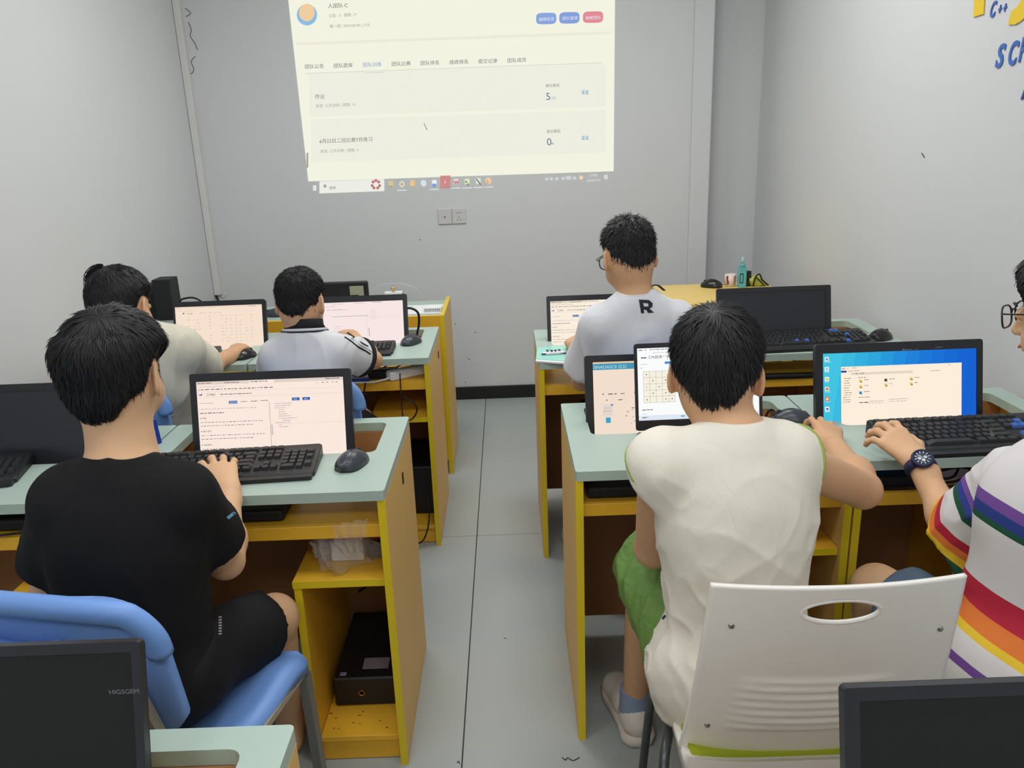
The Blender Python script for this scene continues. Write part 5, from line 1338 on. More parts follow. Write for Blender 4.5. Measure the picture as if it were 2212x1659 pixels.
def lowmask(f, z0, z1, lo):
    return lambda V, N: f(V, N) * (lo + (1 - lo) * np.clip((z1 - V[:, 2]) / (z1 - z0), 0, 1))
def foldmix(*fs):
    return lambda V, N: sum(f(V, N) for f in fs)
def hair_shell(name, hd, parent, hairline, thick, m=None, seed=0, strands=2200, slen=.035, whorl=(0.15, -.55, .8), lift=.004, tiplift=.006, width=.0016, grav=.5, extra_prims=(), nz=.003, combf=None, ramp=.022, earz=.014):
    """hair as a cap that follows the skull plus individual locks laid on it, one mesh"""
    prims = hd.prims(ears=False) + list(extra_prims)
    NA, NE = 96, 64
    az = np.linspace(0, 2 * np.pi, NA, endpoint=False); el = np.linspace(-np.pi / 2 * .93, np.pi / 2, NE)
    EL, AZ = np.meshgrid(el, az, indexing='ij')
    D = np.stack([np.sin(AZ) * np.cos(EL), np.cos(AZ) * np.cos(EL), np.sin(EL)], -1).reshape(-1, 3)
    Dw = D @ hd.Rn.T; k = hd.k
    lo_ = np.full(len(D), .03); hi_ = np.full(len(D), .17)
    for _ in range(18):
        mid = (lo_ + hi_) / 2; s = evalpts(prims, hd.cn + Dw * mid[:, None]); ins = s < 0
        lo_ = np.where(ins, mid, lo_); hi_ = np.where(ins, hi_, mid)
    rad = (lo_ + hi_) / 2
    rr_ = rad.reshape(NE, NA)
    loc = D * rad[:, None] / k
    zl = hairline(np.degrees(np.abs((AZ.ravel() + np.pi) % (2 * np.pi) - np.pi)), np.sign(np.sin(AZ.ravel())))
    f = np.clip((loc[:, 2] - zl) / ramp, 0, 1); f = f * f * (3 - 2 * f)
    T = thick(loc, AZ.ravel()) * k
    n1 = vnoise(loc * np.array([70, 70, 16]) + seed, seed)
    R2 = rad + f * (T + nz * (n1 - .5)) - (1 - f) * .006
    G = R2.reshape(NE, NA); Fm = f.reshape(NE, NA)
    Vv = hd.cn + Dw * R2[:, None]
    idx = np.arange(NE * NA).reshape(NE, NA)
    a = idx[:-1]; b = idx[1:]; q = np.stack([a, np.roll(a, -1, 1), np.roll(b, -1, 1), b], -1).reshape(-1, 4)
    keep = f[q].max(1) > .0; q = q[keep]
    cw = q[:, ::-1]
    vs = list(map(tuple, Vv)); fs = [tuple(x) for x in cw]
    # locks
    rng = np.random.default_rng(seed + 3)
    W = norm(np.array(whorl, float))
    def sample(Dp, arr):
        e_ = np.arcsin(np.clip(Dp[:, 2], -1, 1)); a_ = np.arctan2(Dp[:, 0], Dp[:, 1]) % (2 * np.pi)
        ei = np.clip((e_ - el[0]) / (el[1] - el[0]), 0, NE - 1.001); ai = a_ / (2 * np.pi) * NA
        e0 = np.floor(ei).astype(int); a0 = np.floor(ai).astype(int) % NA; fe = ei - e0; fa = ai - np.floor(ai); a1 = (a0 + 1) % NA; e1 = np.minimum(e0 + 1, NE - 1)
        return (arr[e0, a0] * (1 - fe) * (1 - fa) + arr[e1, a0] * fe * (1 - fa) + arr[e0, a1] * (1 - fe) * fa + arr[e1, a1] * fe * fa)
    X = rng.normal(size=(strands * 3, 3)); X /= np.linalg.norm(X, axis=1)[:, None]
    X = X[sample(X, Fm) > .45][:strands]; n = len(X)
    ln = slen * (.65 + .7 * rng.random(n)); SEG = 5
    pts = []; cur = X.copy(); rnd_ = rng.normal(size=(n, 3)) * .28; tl = rng.random(n)
    for j in range(SEG + 1):
        r = sample(cur, G); u = j / SEG
        off = (-.0008 + lift * .4 * u + tiplift * u ** 2 * (tl - .12))
        azd = np.degrees(np.abs(np.arctan2(cur[:, 0], cur[:, 1]))); zl_ = cur[:, 2] * r / k
        off = np.where((azd > 74) & (azd < 116) & (zl_ < earz), -.014, off)
        pts.append(hd.cn + (cur @ hd.Rn.T) * (r + off)[:, None])
        fl = cur - W; fl -= cur * (fl * cur).sum(1)[:, None]; fl /= np.maximum(np.linalg.norm(fl, axis=1), 1e-3)[:, None]
        gv = np.tile(np.array([0, 0, -1.0]), (n, 1)); gv -= cur * (gv * cur).sum(1)[:, None]
        t_ = fl + grav * gv + rnd_
        if combf is not None: t_ = t_ + combf(cur)
        t_ -= cur * (t_ * cur).sum(1)[:, None]; t_ /= np.maximum(np.linalg.norm(t_, axis=1), 1e-6)[:, None]
        cur = cur + t_ * (ln / SEG / np.maximum(r, .03))[:, None]; cur /= np.linalg.norm(cur, axis=1)[:, None]
    Pp = np.stack(pts, 1)                       # n, SEG+1, 3
    tan = np.diff(Pp, axis=1, append=Pp[:, -1:] * 2 - Pp[:, -2:-1]); tan /= np.maximum(np.linalg.norm(tan, axis=2), 1e-9)[..., None]
    nr = Pp - hd.cn; nr /= np.linalg.norm(nr, axis=2)[..., None]
    sd = np.cross(tan, nr); sd /= np.maximum(np.linalg.norm(sd, axis=2), 1e-9)[..., None]
    base = len(vs); wv = width * (.7 + .8 * rng.random(n))
    prof = np.array([1, 1.1, 1, .8, .5, .08])
    A = Pp - sd * (wv[:, None] * prof)[..., None]; Bq = Pp + sd * (wv[:, None] * prof)[..., None]; Cq = Pp + nr * (wv[:, None] * prof * .9)[..., None]
    allp = np.stack([A, Cq, Bq], 2).reshape(-1, 3)
    V_all = np.concatenate([Vv, allp])
    ids = base + np.arange(n * (SEG + 1) * 3).reshape(n, SEG + 1, 3)
    qs = []
    for j in range(SEG):
        for c in ((0, 1), (1, 2)):
            qs.append(np.stack([ids[:, j, c[0]], ids[:, j, c[1]], ids[:, j + 1, c[1]], ids[:, j + 1, c[0]]], 1))
    Q = np.concatenate([cw] + qs)
    V_all, Q = compact(V_all, Q)
    me = np_mesh(name, V_all, Q)
    return link_mesh(name, me, m or mHair, parent, True)
def line(front, temple, ear, behind, nape, dl=0.0):
    xs = [0, 35, 62, 78, 100, 118, 140, 160, 180]; ys = [front, front - .004, temple, ear + .006, ear, behind + .012, behind, nape + .006, nape]
    return lambda a, sg: np.interp(a, xs, ys) + dl * sg
def face_parts(hd, t):
    for sg in (-1, 1):
        c = hd.w(sg * .031, .0865, -.001)
        M_ = Matrix.Translation(c) @ hd.R.to_4x4() @ Matrix.Rotation(-math.pi / 2, 4, 'X')
        r = .0045 * hd.k
        o = MB().lathe([(.0105 * hd.k, -.004), (.009 * hd.k, .0), (.005 * hd.k, .0018), (.0005, .0022)], 14, M_ @ Matrix.Diagonal((1, .42, 1, 1))).build('eye', mEyeW, t, world=True)
        MB().lathe([(r, .0012), (r * .9, .0026), (.0004, .003)], 12, M_ @ Matrix.Diagonal((1, .85, 1, 1))).build('iris', mIris, o, world=True)
        MB().tube([hd.w(sg * .018, .091, .018), hd.w(sg * .032, .089, .022), hd.w(sg * .046, .078, .018)], .0022, n=5).build('eyebrow', mHair, t, world=True)
    MB().tube([hd.w(-.02, .089, -.064), hd.w(0, .0945, -.0635), hd.w(.02, .089, -.064)], .0028, n=6).build('lips', mLip, t, world=True)
def glasses(hd, t, w=.066, label=None):
    g = None
    for sg in (-1, 1):
        pts = [hd.w(sg * (.034 + .027 * math.copysign(abs(math.cos(a)) ** .7, math.cos(a))), .104 - .006 * abs(math.cos(a)) * (1 if math.cos(a) > 0 else -.3), -.003 + .021 * math.copysign(abs(math.sin(a)) ** .75, math.sin(a))) for a in np.linspace(0, 2 * math.pi, 25)]
        if g is None: g = MB().tube(pts, .0018 * hd.k, n=6, spline=False).tube([hd.w(-.008, .104, .004), hd.w(0, .106, .007), hd.w(.008, .104, .004)], .0018 * hd.k, n=6).build('glasses', mFrame, t, world=True)
        else: MB().tube(pts, .0018 * hd.k, n=6, spline=False).build('lens_rim', mFrame, g, world=True)
        MB().add([p for p in pts[:-1]], [tuple(range(24))]).build('lens', mLens, g, world=True)
        MB().tube([hd.w(sg * .060, .099, .006), hd.w(sg * .074, .085, .007), hd.w(sg * .082, .03, .006), hd.w(sg * .083, -.008, .004), hd.w(sg * .080, -.018, -.012)], .0016 * hd.k, n=6).build('temple', mFrame, g, world=True)
    return g
def collar_band(c, R, rx, ry, hgt, parent, m, name='collar', th=.004, flare=.0, tiltf=0.0):
    """ring of cloth round the neck; R columns right/front/up"""
    rows = []
    for (dr, z) in ((0, 0), (flare * .5, hgt * .5), (flare, hgt), (flare + th, hgt), (flare + th, hgt * .5), (th, 0)):
        rows.append([Vector(c) + R @ Vector(((rx + dr) * math.cos(a), (ry + dr) * math.sin(a), z + tiltf * math.sin(a))) for a in np.linspace(0, 2 * math.pi, 41)[:-1]])
    rows.append(rows[0])
    return MB().grid(rows, closed=True).build(name, m, parent, world=True)

def person(label, j, hd, sizes, shirt, pants, hands, hb=.0042, hh=.0022, skin=None, neck=(.048, .055)):
    """j: dict of joints; sizes: radii; returns the root Empty"""
    J = {k: Vector(v) for k, v in j.items()}
    t = thing('person', label, 'person', (J['pel'].x, J['pel'].y, 0))
    sk = skin or mSkin
    up = (J['c7'] - J['pel']).normalized(); lat = (J['shR'] - J['shL']); lat = (lat - up * lat.dot(up)).normalized(); fw = up.cross(lat).normalized()
    R = Matrix((lat, fw, up)); Rn = np.array(R)           # rows = local axes
    Ls = (J['c7'] - J['pel']).length; S = sizes
    mid = (J['shR'] + J['shL']) / 2
    def torso(off, kk=.035):
        pel, c7 = J['pel'], J['c7']
        L = [ell(pel - fw * .01, (S['hip'] + off, S['dep'] * 1.05 + off, .105 + off), Rn, kk),
             ell(pel + up * Ls * .30 + fw * .0, (S['waist'] + off, S['dep'] * .92 + off, Ls * .34 + off), Rn, kk),
             ell(pel + up * Ls * .62 - fw * .004, (S['chest'] + off, S['dep'] + off, Ls * .36 + off), Rn, kk),
             cap(J['shL'] - up * .02, J['shR'] - up * .02, S['sh'] + off * .6, S['sh'] + off * .6, .035)]
        nb = c7 - up * .012
        for s_ in ('shL', 'shR'):
            L.append(cap(nb - up * .02, J[s_] + up * .002, .040 + off * .6, S['sh'] * .86 + off * .6, .035))
        return L
    body = torso(0.0)
    nk0 = hd.w(0, -.022, -.058); nk1 = J['c7'] - up * .03 + fw * .018
    body.append(cap(nk0, nk1, neck[0], neck[1], .022))
    body += hd.prims()
    for s_ in 'LR':
        body += [limb(J['sh' + s_], J['el' + s_], S['arm'], S['arm'] * .86), limb(J['el' + s_], J['wr' + s_], S['arm'] * .86, S['wr'], .012)]
        e = J['el' + s_]; w_ = J['wr' + s_]; body.append(ell(e + (w_ - e) * .28, (S['arm'] * .92,) * 3, None, .03))
        body += [limb(J['hip' + s_], J['kn' + s_], S['thigh'], S['knee'], .03), limb(J['kn' + s_], J['an' + s_], S['knee'] * .95, S['ank'], .02)]
        ft = J['an' + s_] + Vector(S.get('foot', (0, .12, -.045)))
        ft.z = .035; hl = Vector((J['an' + s_].x, J['an' + s_].y - .02, .04)); body += [cap(hl, ft, .028, .026, .02), cap(J['an' + s_], hl, S['ank'], .028, .02)]
    hp = []; cuts = []
    for (s_, spec) in hands.items():
        W = J['wr' + s_]; f = Vector(spec['f']).normalized()
        hpr = hand_prims(W, f, spec['u'], spec.get('side', 1), spec.get('s', 1.0), spec.get('curl', (.35, .55, .35)), spec.get('spread', .16), spec.get('th', (.6, .4)))
        e = J['el' + s_]; ax = (W - e).normalized()
        arm = [cap(e + (W - e) * .72, W, S['arm'] * .86 + (S['wr'] - S['arm'] * .86) * .72, S['wr'], .012)]
        body += hpr[:5:4][:1]
        cuts.append((A3(W - ax * .012), A3(ax), A3(W)))
        hp.append((arm + hpr, A3(W - ax * .014), A3(ax)))
    def cutf(C):
        k = np.ones(len(C), bool)
        for q, n, W in cuts: k &= ~(((C - q) @ n > 0) & (np.linalg.norm(C - W, axis=1) < .25) & (np.linalg.norm(C - W, axis=1) < .12))
        return k
    V, Q = sdf_mesh(body, hb, None, 2); k = cutf(V[Q].mean(1)); V, Q = compact(V, Q[k]); Vs, Qs = [V], [Q]; nV = len(V)
    for prs, q, n in hp:
        v, qq = sdf_mesh(prs, hh, None, 1); c = v[qq].mean(1); v, qq = compact(v, qq[(c - q) @ n > 0]); Vs.append(v); Qs.append(qq + nV); nV += len(v)
    me = np_mesh('body', np.concatenate(Vs), np.concatenate(Qs)); link_mesh('body', me, sk, t, True)
    face_parts(hd, t)
    # shirt
    off = shirt.get('off', .012)
    L = torso(off, .035)
    for s_ in 'LR':
        if shirt.get('sleeve', .6) > 0:
            a, b = J['sh' + s_], J['el' + s_]; fr = shirt.get('sl' + s_, shirt['sleeve']); e = a + (b - a) * fr; n = (b - a).normalized()
            if shirt.get('hem_tilt'): n = (n + Vector(shirt['hem_tilt'][s_])).normalized()
            r0, r1 = S['arm'] + off + .008, S['arm'] + shirt.get('open', .024)
            if not shirt.get('split'): L.append(cap(a, e + (b - a) * .25, r0, r1, .02, clip=[(A3(e), A3(n))]))
            if shirt.get('band'):
                sdf_obj('sleeve_band', [cap(a, e + (b - a) * .25, r0 + .0045, r1 + .0045, .01, clip=[(A3(e), A3(n)), (A3(e - n * shirt['band'][0]), -A3(n))])], .003, shirt['band'][1], t, smooth_it=1)
        else:
            a = J['sh' + s_]; sx = 1 if s_ == 'R' else -1
    nkc = J['c7'] + up * shirt.get('nz', .0) + fw * shirt.get('nf', .03)
    L.append(ell(nkc + up * .035, (neck[1] + .012, neck[1] + .022, .045), Rn, .008, sub=True))
    if shirt.get('tail'): L += shirt['tail'](J, up, fw, lat)
    clips = []
    if shirt.get('hem') is not None:
        hm = J['pel'] + up * shirt['hem']; clips = [(A3(hm), A3(-up + fw * shirt.get('hemf', 0)))]
    if shirt.get('armhole'):
        for s_, sx in (('L', -1), ('R', 1)):
            q = J['sh' + s_] + lat * sx * shirt['armhole']; clips.append((A3(q), A3((lat * sx + up * shirt.get('aht', -.05)).normalized())))
    sdf_obj('shirt', L, shirt.get('h', .005), shirt['mat'], t, clip=clips or None, smooth_it=3, disp=shirt.get('disp'), attr=shirt.get('attr', (lambda a_: None) and None))
    # pants
    if pants:
        po = pants.get('off', .014)
        L = [ell(J['pel'] - fw * .012, (S['hip'] + pants.get('poff', po * .9), S['dep'] * 1.08 + pants.get('poff', po), .11 + pants.get('poff', 0) * .5), Rn, .05)]
        for s_ in 'LR':
            a, b = J['hip' + s_], J['kn' + s_]; e = a + (b - a) * pants['len']; n = (b - a).normalized()
            if pants['len'] > 1.05:
                L.append(cap(a, b, S['thigh'] + po, S['knee'] + po + .006, .05)); c = J['an' + s_]; e2 = b + (c - b) * (pants['len'] - 1)
                L.append(cap(b, e2, S['knee'] + po, S['ank'] + .03, .02))
            else: L.append(cap(a, b, S['thigh'] + po, S['knee'] + pants.get('open', .028), .05, clip=[(A3(e), A3(n))]))
        top = J['pel'] + up * pants.get('top', .05)
        sdf_obj('shorts' if pants['len'] < 1.05 else 'trousers', L, pants.get('h', .006), pants['mat'], t, clip=None, smooth_it=3, disp=pants.get('disp'))
    return t, J, up, fw, lat, R
def shoe(t, ank, dirv, m, msole, h=.004, s=1.0, label=None):
    d = Vector((dirv[0], dirv[1], 0)).normalized(); r = Vector((d.y, -d.x, 0)); a = Vector((ank.x, ank.y, 0))
    Rn = np.array(Matrix((r, d, Vector((0, 0, 1)))))
    L = [ell(a - d * .012 * s + Vector((0, 0, .052)), (.036 * s, .045 * s, .045), Rn, .02), ell(a + d * .07 * s + Vector((0, 0, .042)), (.039 * s, .065 * s, .036), Rn, .025), ell(a + d * .135 * s + Vector((0, 0, .034)), (.043 * s, .055 * s, .030), Rn, .02),
         cap(a + Vector((0, 0, .06)), a + Vector((0, 0, .092)), .036, .034, .02), cap(a + Vector((0, 0, .085)), a + Vector((0, 0, .14)), .030, .030, .004, sub=True)]
    o = sdf_obj('shoe', L, h, m, t, clip=[(np.array([a.x, a.y, .020]), np.array([0, 0, -1.0]))], label=label)
    out = [(-.055, .0), (-.05, .026), (-.03, .040), (.02, .040), (.07, .042), (.12, .047), (.165, .038), (.19, .015), (.19, -.015), (.165, -.038), (.12, -.045), (.07, -.038), (.02, -.036), (-.03, -.040), (-.05, -.026)]
    q = [a + d * x * s + r * y * s for x, y in out]
    mb = MB(); n = len(q); c = a + d * .06
    vs = [Vector((p.x, p.y, .001)) * 1 for p in q] + [Vector((c.x + (p.x - c.x) * 1.06, c.y + (p.y - c.y) * 1.04, .014)) for p in q] + [Vector((p.x, p.y, .030)) for p in q]
    fs = [tuple(range(n)), tuple(range(3 * n - 1, 2 * n - 1, -1))] + [(i + k * n, i + (k + 1) * n, (i + 1) % n + (k + 1) * n, (i + 1) % n + k * n) for k in (0, 1) for i in range(n)]
    mb.add(vs, fs, True).build('sole', msole, o, world=True)
    lc = MB()
    for k in range(4):
        b = a + d * (.045 + .02 * k) * s; lc.tube([b - r * .018 + Vector((0, 0, .078 - .007 * k)), b + Vector((0, 0, .086 - .008 * k)), b + r * .018 + Vector((0, 0, .078 - .007 * k))], .0022, n=5)
    lc.build('laces', m, o, world=True)
    return o
mSole = mat('off_white_sole', (214, 208, 198), rough=.6); mShoeW = mat('white_grey_mesh', (220, 214, 206), rough=.8, bump=.6, bscale=400, var=.12, vscale=40); mShoeB = mat('black_shoe', (34, 34, 38), rough=.6)

# --- 1: boy in the black T-shirt
mTee = mat('black_tee', (26, 26, 28), rough=.85, spec=.2, bump=.3, bscale=700, wrinkle=(.25, 16, (.2, .4, .3), 3)); mShort = mat('black_shorts', (24, 24, 27), rough=.8, spec=.25)
hd = Head(P(252, 806, 1.37), yaw=-4, pitch=-6, roll=-2, k=.93)
def jset(**k): return k
J1 = jset(pel=(-.715, 1.29, .555), c7=P(258, 985, 1.30), shL=P(148, 1080, 1.29), shR=P(394, 1070, 1.30), elL=P(104, 1310, 1.33), elR=P(488, 1212, 1.44), wrL=(-.80, 1.60, .775), wrR=P(494, 1062, 1.635),
          hipL=(-.79, 1.32, .54), hipR=(-.645, 1.32, .545), knL=(-.85, 1.62, .55), knR=P(592, 1335, 1.575), anL=(-.83, 1.66, .09), anR=(-.60, 1.72, .09))
S1 = dict(hip=.145, waist=.120, chest=.130, dep=.095, sh=.045, arm=.041, wr=.025, thigh=.067, knee=.052, ank=.032)
t1, J, up, fw, lat, R = person('boy in a black T-shirt and black shorts seated at the near left desk', J1, hd, S1,
    dict(mat=mTee, sleeve=.66, slL=.62, open=.022, off=.012, hem=-.10, disp=folds(.005, 14, (0, .3, 1), 4, 3), nz=.0, h=.0048),
    dict(mat=mShort, len=.82, off=.012, open=.026, disp=folds(.006, 10, (0, 1, .3), 3, 8)),
    dict(R=dict(f=P(468, 990, 1.725) - P(494, 1062, 1.635), u=(.05, -.25, 1), side=-1, curl=(-.05, .8, .5), spread=.34, s=.98), L=dict(f=(.1, .9, 0), u=(0, 0, 1), side=1)), neck=(.053, .060))
thick1 = lambda p, az: .006 + .017 * np.clip((p[:, 2] + .01) / .05, 0, 1) + .004 * np.clip(p[:, 1] / .05, 0, 1) + .008 * np.clip((-p[:, 1] - .02) / .05, 0, 1) * (p[:, 2] < .06)
hair_shell('hair', hd, t1, line(.040, .01, .016, -.045, -.088), thick1, seed=1, strands=4200, slen=.048, whorl=(.10, -.45, .85), tiplift=.010, width=.0015, grav=.7)
collar_band(J['c7'] + fw * .022 - up * .036, R.transposed(), .064, .064, .010, t1, mTee, 'neck_rib', tiltf=-.034)
# --- 5: boy in the cream sleeveless shirt
mCream = mat('cream_cotton', (228, 224, 211), rough=.9, spec=.15, bump=.25, bscale=600, var=.02, wrinkle=(.16, 22, (.5, .6, .3), 3)); mGreenT = mat('green_trim', (150, 168, 84), rough=.85)
mGreenP = mat('green_nylon', (102, 138, 70), rough=.6, spec=.3, var=.06, wrinkle=(.4, 30, (.3, .2, .1), 3))
hd5 = Head(P(1546, 800, 1.415), yaw=-14, pitch=-14, roll=0, k=.97)
J5 = jset(pel=(.402, 1.315, .535), c7=P(1592, 915, 1.335), shL=P(1432, 1002, 1.33), shR=P(1690, 990, 1.34), elL=P(1412, 1185, 1.46), elR=P(1862, 1058, 1.50), wrL=(.36, 1.70, .80), wrR=P(1800, 962, 1.77),
          hipL=(.325, 1.34, .52), hipR=(.48, 1.34, .52), knL=(.30, 1.66, .565), knR=(.54, 1.66, .54), anL=(.285, 1.73, .10), anR=(.56, 1.66, .09))
S5 = dict(hip=.138, waist=.116, chest=.132, dep=.094, sh=.046, arm=.044, wr=.026, thigh=.066, knee=.050, ank=.031, foot=(-.03, .16, 0))
def tail5(J, up, fw, lat): return [ell(J['pel'] - up * .05 - fw * .01 + lat * .0, (.158, .112, .12), np.array(Matrix((lat, fw, up))), .06)]
t5, J, up, fw, lat, R = person('boy in a cream sleeveless shirt and green shorts on the white chair', J5, hd5, S5,
    dict(mat=mCream, sleeve=.24, slR=.14, hem_tilt=dict(L=(-1.0, 0, .1), R=(.5, .0, .1)), open=.030, off=.014, tail=tail5, hem=-.155, band=(.007, mGreenT), disp=lowmask(foldmix(folds(.007, 15, (.6, .1, .8), 3.2, 21), folds(.005, 22, (.8, .2, -.5), 4, 22)), .66, .95, .25), h=.0042),
    dict(mat=mGreenP, len=.93, off=.020, poff=-.012, open=.036, disp=foldmix(folds(.010, 16, (0, .5, .85), 4, 31, 1.0), folds(.006, 26, (.3, .5, .6), 3, 32))),
    dict(R=dict(f=P(1783, 914, 1.87) - P(1800, 962, 1.77), u=(.25, -.15, 1), side=-1, curl=(.1, .8, .5), spread=.34, s=1.0), L=dict(f=(.2, .9, 0), u=(0, 0, 1), side=1, curl=(.3, .5, .3))), skin=mSkin2, neck=(.050, .056))
hair_shell('hair', hd5, t5, line(.040, .015, .018, -.035, -.085), lambda p, az: .004 + .017 * np.clip((p[:, 2] + .02) / .09, 0, 1), seed=5, strands=4200, slen=.036, whorl=(-.08, -.50, .82), tiplift=.011, width=.0013, grav=.5)
collar_band(J['c7'] + fw * .022 - up * .034, R.transposed(), .062, .064, .010, t5, mCream, 'neck_rib', tiltf=-.032)
shoe(t5, J['anL'], (-.15, 1), mShoeW, mSole, s=1.05)
shoe(t5, J['anR'], (.1, 1), mShoeW, mSole, h=.006, s=1.05)
MB().tube([J['anL'] + Vector((0, -.002, -.04)), J['anL'] + Vector((0, 0, .01)), J['anL'] + Vector((.0, 0, .04))], [.040, .0385, .0375], n=16).build('sock', mat('blue_grey_sock', (136, 152, 178), rough=.9), t5, world=True)

# --- 4: boy with the letter R
mWhiteT = mat('white_cotton', (222, 224, 230), rough=.9, spec=.15, bump=.2, bscale=700, var=.015, wrinkle=(.3, 18, (.2, .3, .1), 3))
hd4 = Head(P(1357, 552, 2.40), yaw=14, pitch=-18, roll=0, k=.96)
J4 = jset(pel=(.40, 2.47, .54), c7=P(1376, 632, 2.34), shL=P(1292, 702, 2.35), shR=P(1458, 692, 2.36), elL=P(1257, 822, 2.46), elR=(.66, 2.50, .76), wrL=(.225, 2.73, .785), wrR=(.52, 2.74, .79),
          hipL=(.33, 2.50, .51), hipR=(.48, 2.50, .51), knL=(.30, 2.80, .53), knR=(.54, 2.80, .53), anL=(.215, 2.66, .09), anR=(.55, 2.72, .09))
S4 = dict(hip=.135, waist=.118, chest=.135, dep=.088, sh=.040, arm=.037, wr=.023, thigh=.072, knee=.052, ank=.030)
t4, J, up, fw, lat, R = person('boy with glasses in a white T-shirt with a black letter R on the back', J4, hd4, S4,
    dict(mat=mWhiteT, sleeve=.80, open=.034, off=.014, hem=-.12, disp=folds(.007, 13, (.1, 0, 1), 4, 41), h=.006),
    dict(mat=mShort, len=.85, h=.008), dict(L=dict(f=(.03, .9, .05), u=(-.3, -.1, 1), side=1, curl=(.5, .6, .4), s=.95), R=dict(f=(-.1, .9, 0), u=(0, 0, 1), side=-1)), hb=.005, hh=.0028, skin=mSkin2)
hair_shell('hair', hd4, t4, line(.045, .02, .020, -.030, -.066), lambda p, az: .002 + .014 * np.clip((p[:, 2] - .01) / .06, 0, 1), seed=4, strands=3000, slen=.020, whorl=(.0, -.42, .9), tiplift=.016, width=.0012, grav=.15, lift=.004)
glasses(hd4, t4)
collar_band(J['c7'] + fw * .024 - up * .028, R.transposed(), .060, .062, .012, t4, mWhiteT, 'neck_rib', tiltf=-.028)
# the letter on the back, laid onto the cloth
def on_back(name, vs, fs, px0, py0, scl, ang, Y0, t, m, prims_off, h=.0015):
    ca, sa = math.cos(ang), math.sin(ang)
    P_ = []
    for x, y in vs: P_.append((px0 + (x * ca - y * -sa * -1) * scl if False else px0 + (x * ca + y * sa) * scl, py0 + (x * sa - y * ca) * scl))
    return P_
shirt4 = [o for o in t4.children if o.name.startswith('shirt')][0]
bpy.context.view_layer.update()
def project_on(obj, pts, lift=.0016):
    """drop picture-plane points onto a surface along the line of sight, so a print follows the cloth"""
    inv = obj.matrix_world.inverted(); o = inv @ Vector((0, 0, H_CAM)); out = []
    last = None
    for (px, py) in pts:
        d = (inv.to_3x3() @ ray(px, py)).normalized(); ok, loc, nrm, i_ = obj.ray_cast(o, d)
        if ok: last = (obj.matrix_world @ (loc - d * lift)); out.append(last)
        else: out.append(last if last else P(px, py, 2.3))
    return out
def print_poly(name, obj, poly, m, parent, sub=7, inner=None):
    bm = bmesh.new()
    def loop(pl):
        vs = []
        for i in range(len(pl)):
            a, b = pl[i], pl[(i + 1) % len(pl)]
            for k in range(sub): vs.append(bm.verts.new((a[0] + (b[0] - a[0]) * k / sub, a[1] + (b[1] - a[1]) * k / sub, 0)))
        return [bm.edges.new((vs[i], vs[(i + 1) % len(vs)])) for i in range(len(vs))]
    e = loop(poly)
    if inner: e += loop(inner)
    bmesh.ops.triangle_fill(bm, use_beauty=True, edges=e, normal=(0, 0, 1)); bm.verts.index_update()
    pts = [(v.co.x, v.co.y) for v in bm.verts]; fs = [[v.index for v in f.verts] for f in bm.faces]; bm.free()
    return MB().add(project_on(obj, pts), fs).build(name, m, parent, world=True)
def part_of(t, n): return [o for o in t.children if o.name.startswith(n)][0]
print_poly('sleeve_tab', part_of(t1, 'shirt'), [(489, 1117), (505, 1105), (510, 1109), (494, 1122)], mat('light_blue_tab', (110, 176, 206), rough=.6), t1, sub=2)
mTiny = mat('pale_print', (170, 176, 186), rough=.7)
for k_ in range(7): print_poly('shorts_print', part_of(t1, 'shorts'), [(472, 1332 + k_ * 6), (479, 1331 + k_ * 6), (479, 1334 + k_ * 6), (473, 1335 + k_ * 6)], mTiny, t1, sub=1)
print_poly('side_tag', part_of(t5, 'shirt'), [(1425, 1331), (1432, 1324), (1439, 1331), (1432, 1339)], mat('navy_tag', (40, 54, 92), rough=.7), t5, sub=2)
mInkP = mat('black_print', (34, 36, 48), rough=.7)
print_poly('letter_print', shirt4, [(1380, 647), (1402, 648), (1410, 655), (1409, 663), (1403, 667), (1413, 675), (1400, 676), (1396, 669), (1390, 669), (1392, 676), (1385, 677)], mInkP, t4, sub=3, inner=[(1389, 654), (1400, 655), (1401, 662), (1391, 662)])
MB().tube([P(1408, 618, 2.33), P(1420, 616, 2.33), P(1434, 627, 2.36)], .004, n=5, flat=(1.6, .5)).build('lanyard', mInkP, t4, world=True)
shoe(t4, J['anL'], (0, 1), mat('white_shoe', (220, 220, 224), rough=.6), mSole, h=.006)
shoe(t4, J['anR'], (0, 1), MATS['white_shoe'], mSole, h=.008)

# --- 3: boy in the white polo
hd3 = Head(P(650, 651, 2.46), yaw=-5, pitch=-12, roll=0, k=.88)
J3 = jset(pel=(-.645, 2.44, .53), c7=P(655, 712, 2.42), shL=P(600, 768, 2.42), shR=P(722, 760, 2.43), elL=(-.80, 2.60, .72), elR=P(806, 778, 2.60), wrL=(-.72, 2.83, .785), wrR=P(762, 727, 2.88),
          hipL=(-.71, 2.44, .51), hipR=(-.575, 2.44, .51), knL=(-.74, 2.76, .53), knR=(-.56, 2.76, .53), anL=(-.72, 2.76, .09), anR=(-.56, 2.76, .09))
S3 = dict(hip=.125, waist=.105, chest=.118, dep=.080, sh=.036, arm=.035, wr=.022, thigh=.068, knee=.05, ank=.029)
mPolo = mat('white_pique', (214, 216, 220), rough=.9, spec=.15, bump=.4, bscale=900, var=.02)
mBlackRib = mat('black_rib_knit', (30, 30, 34), rough=.85)
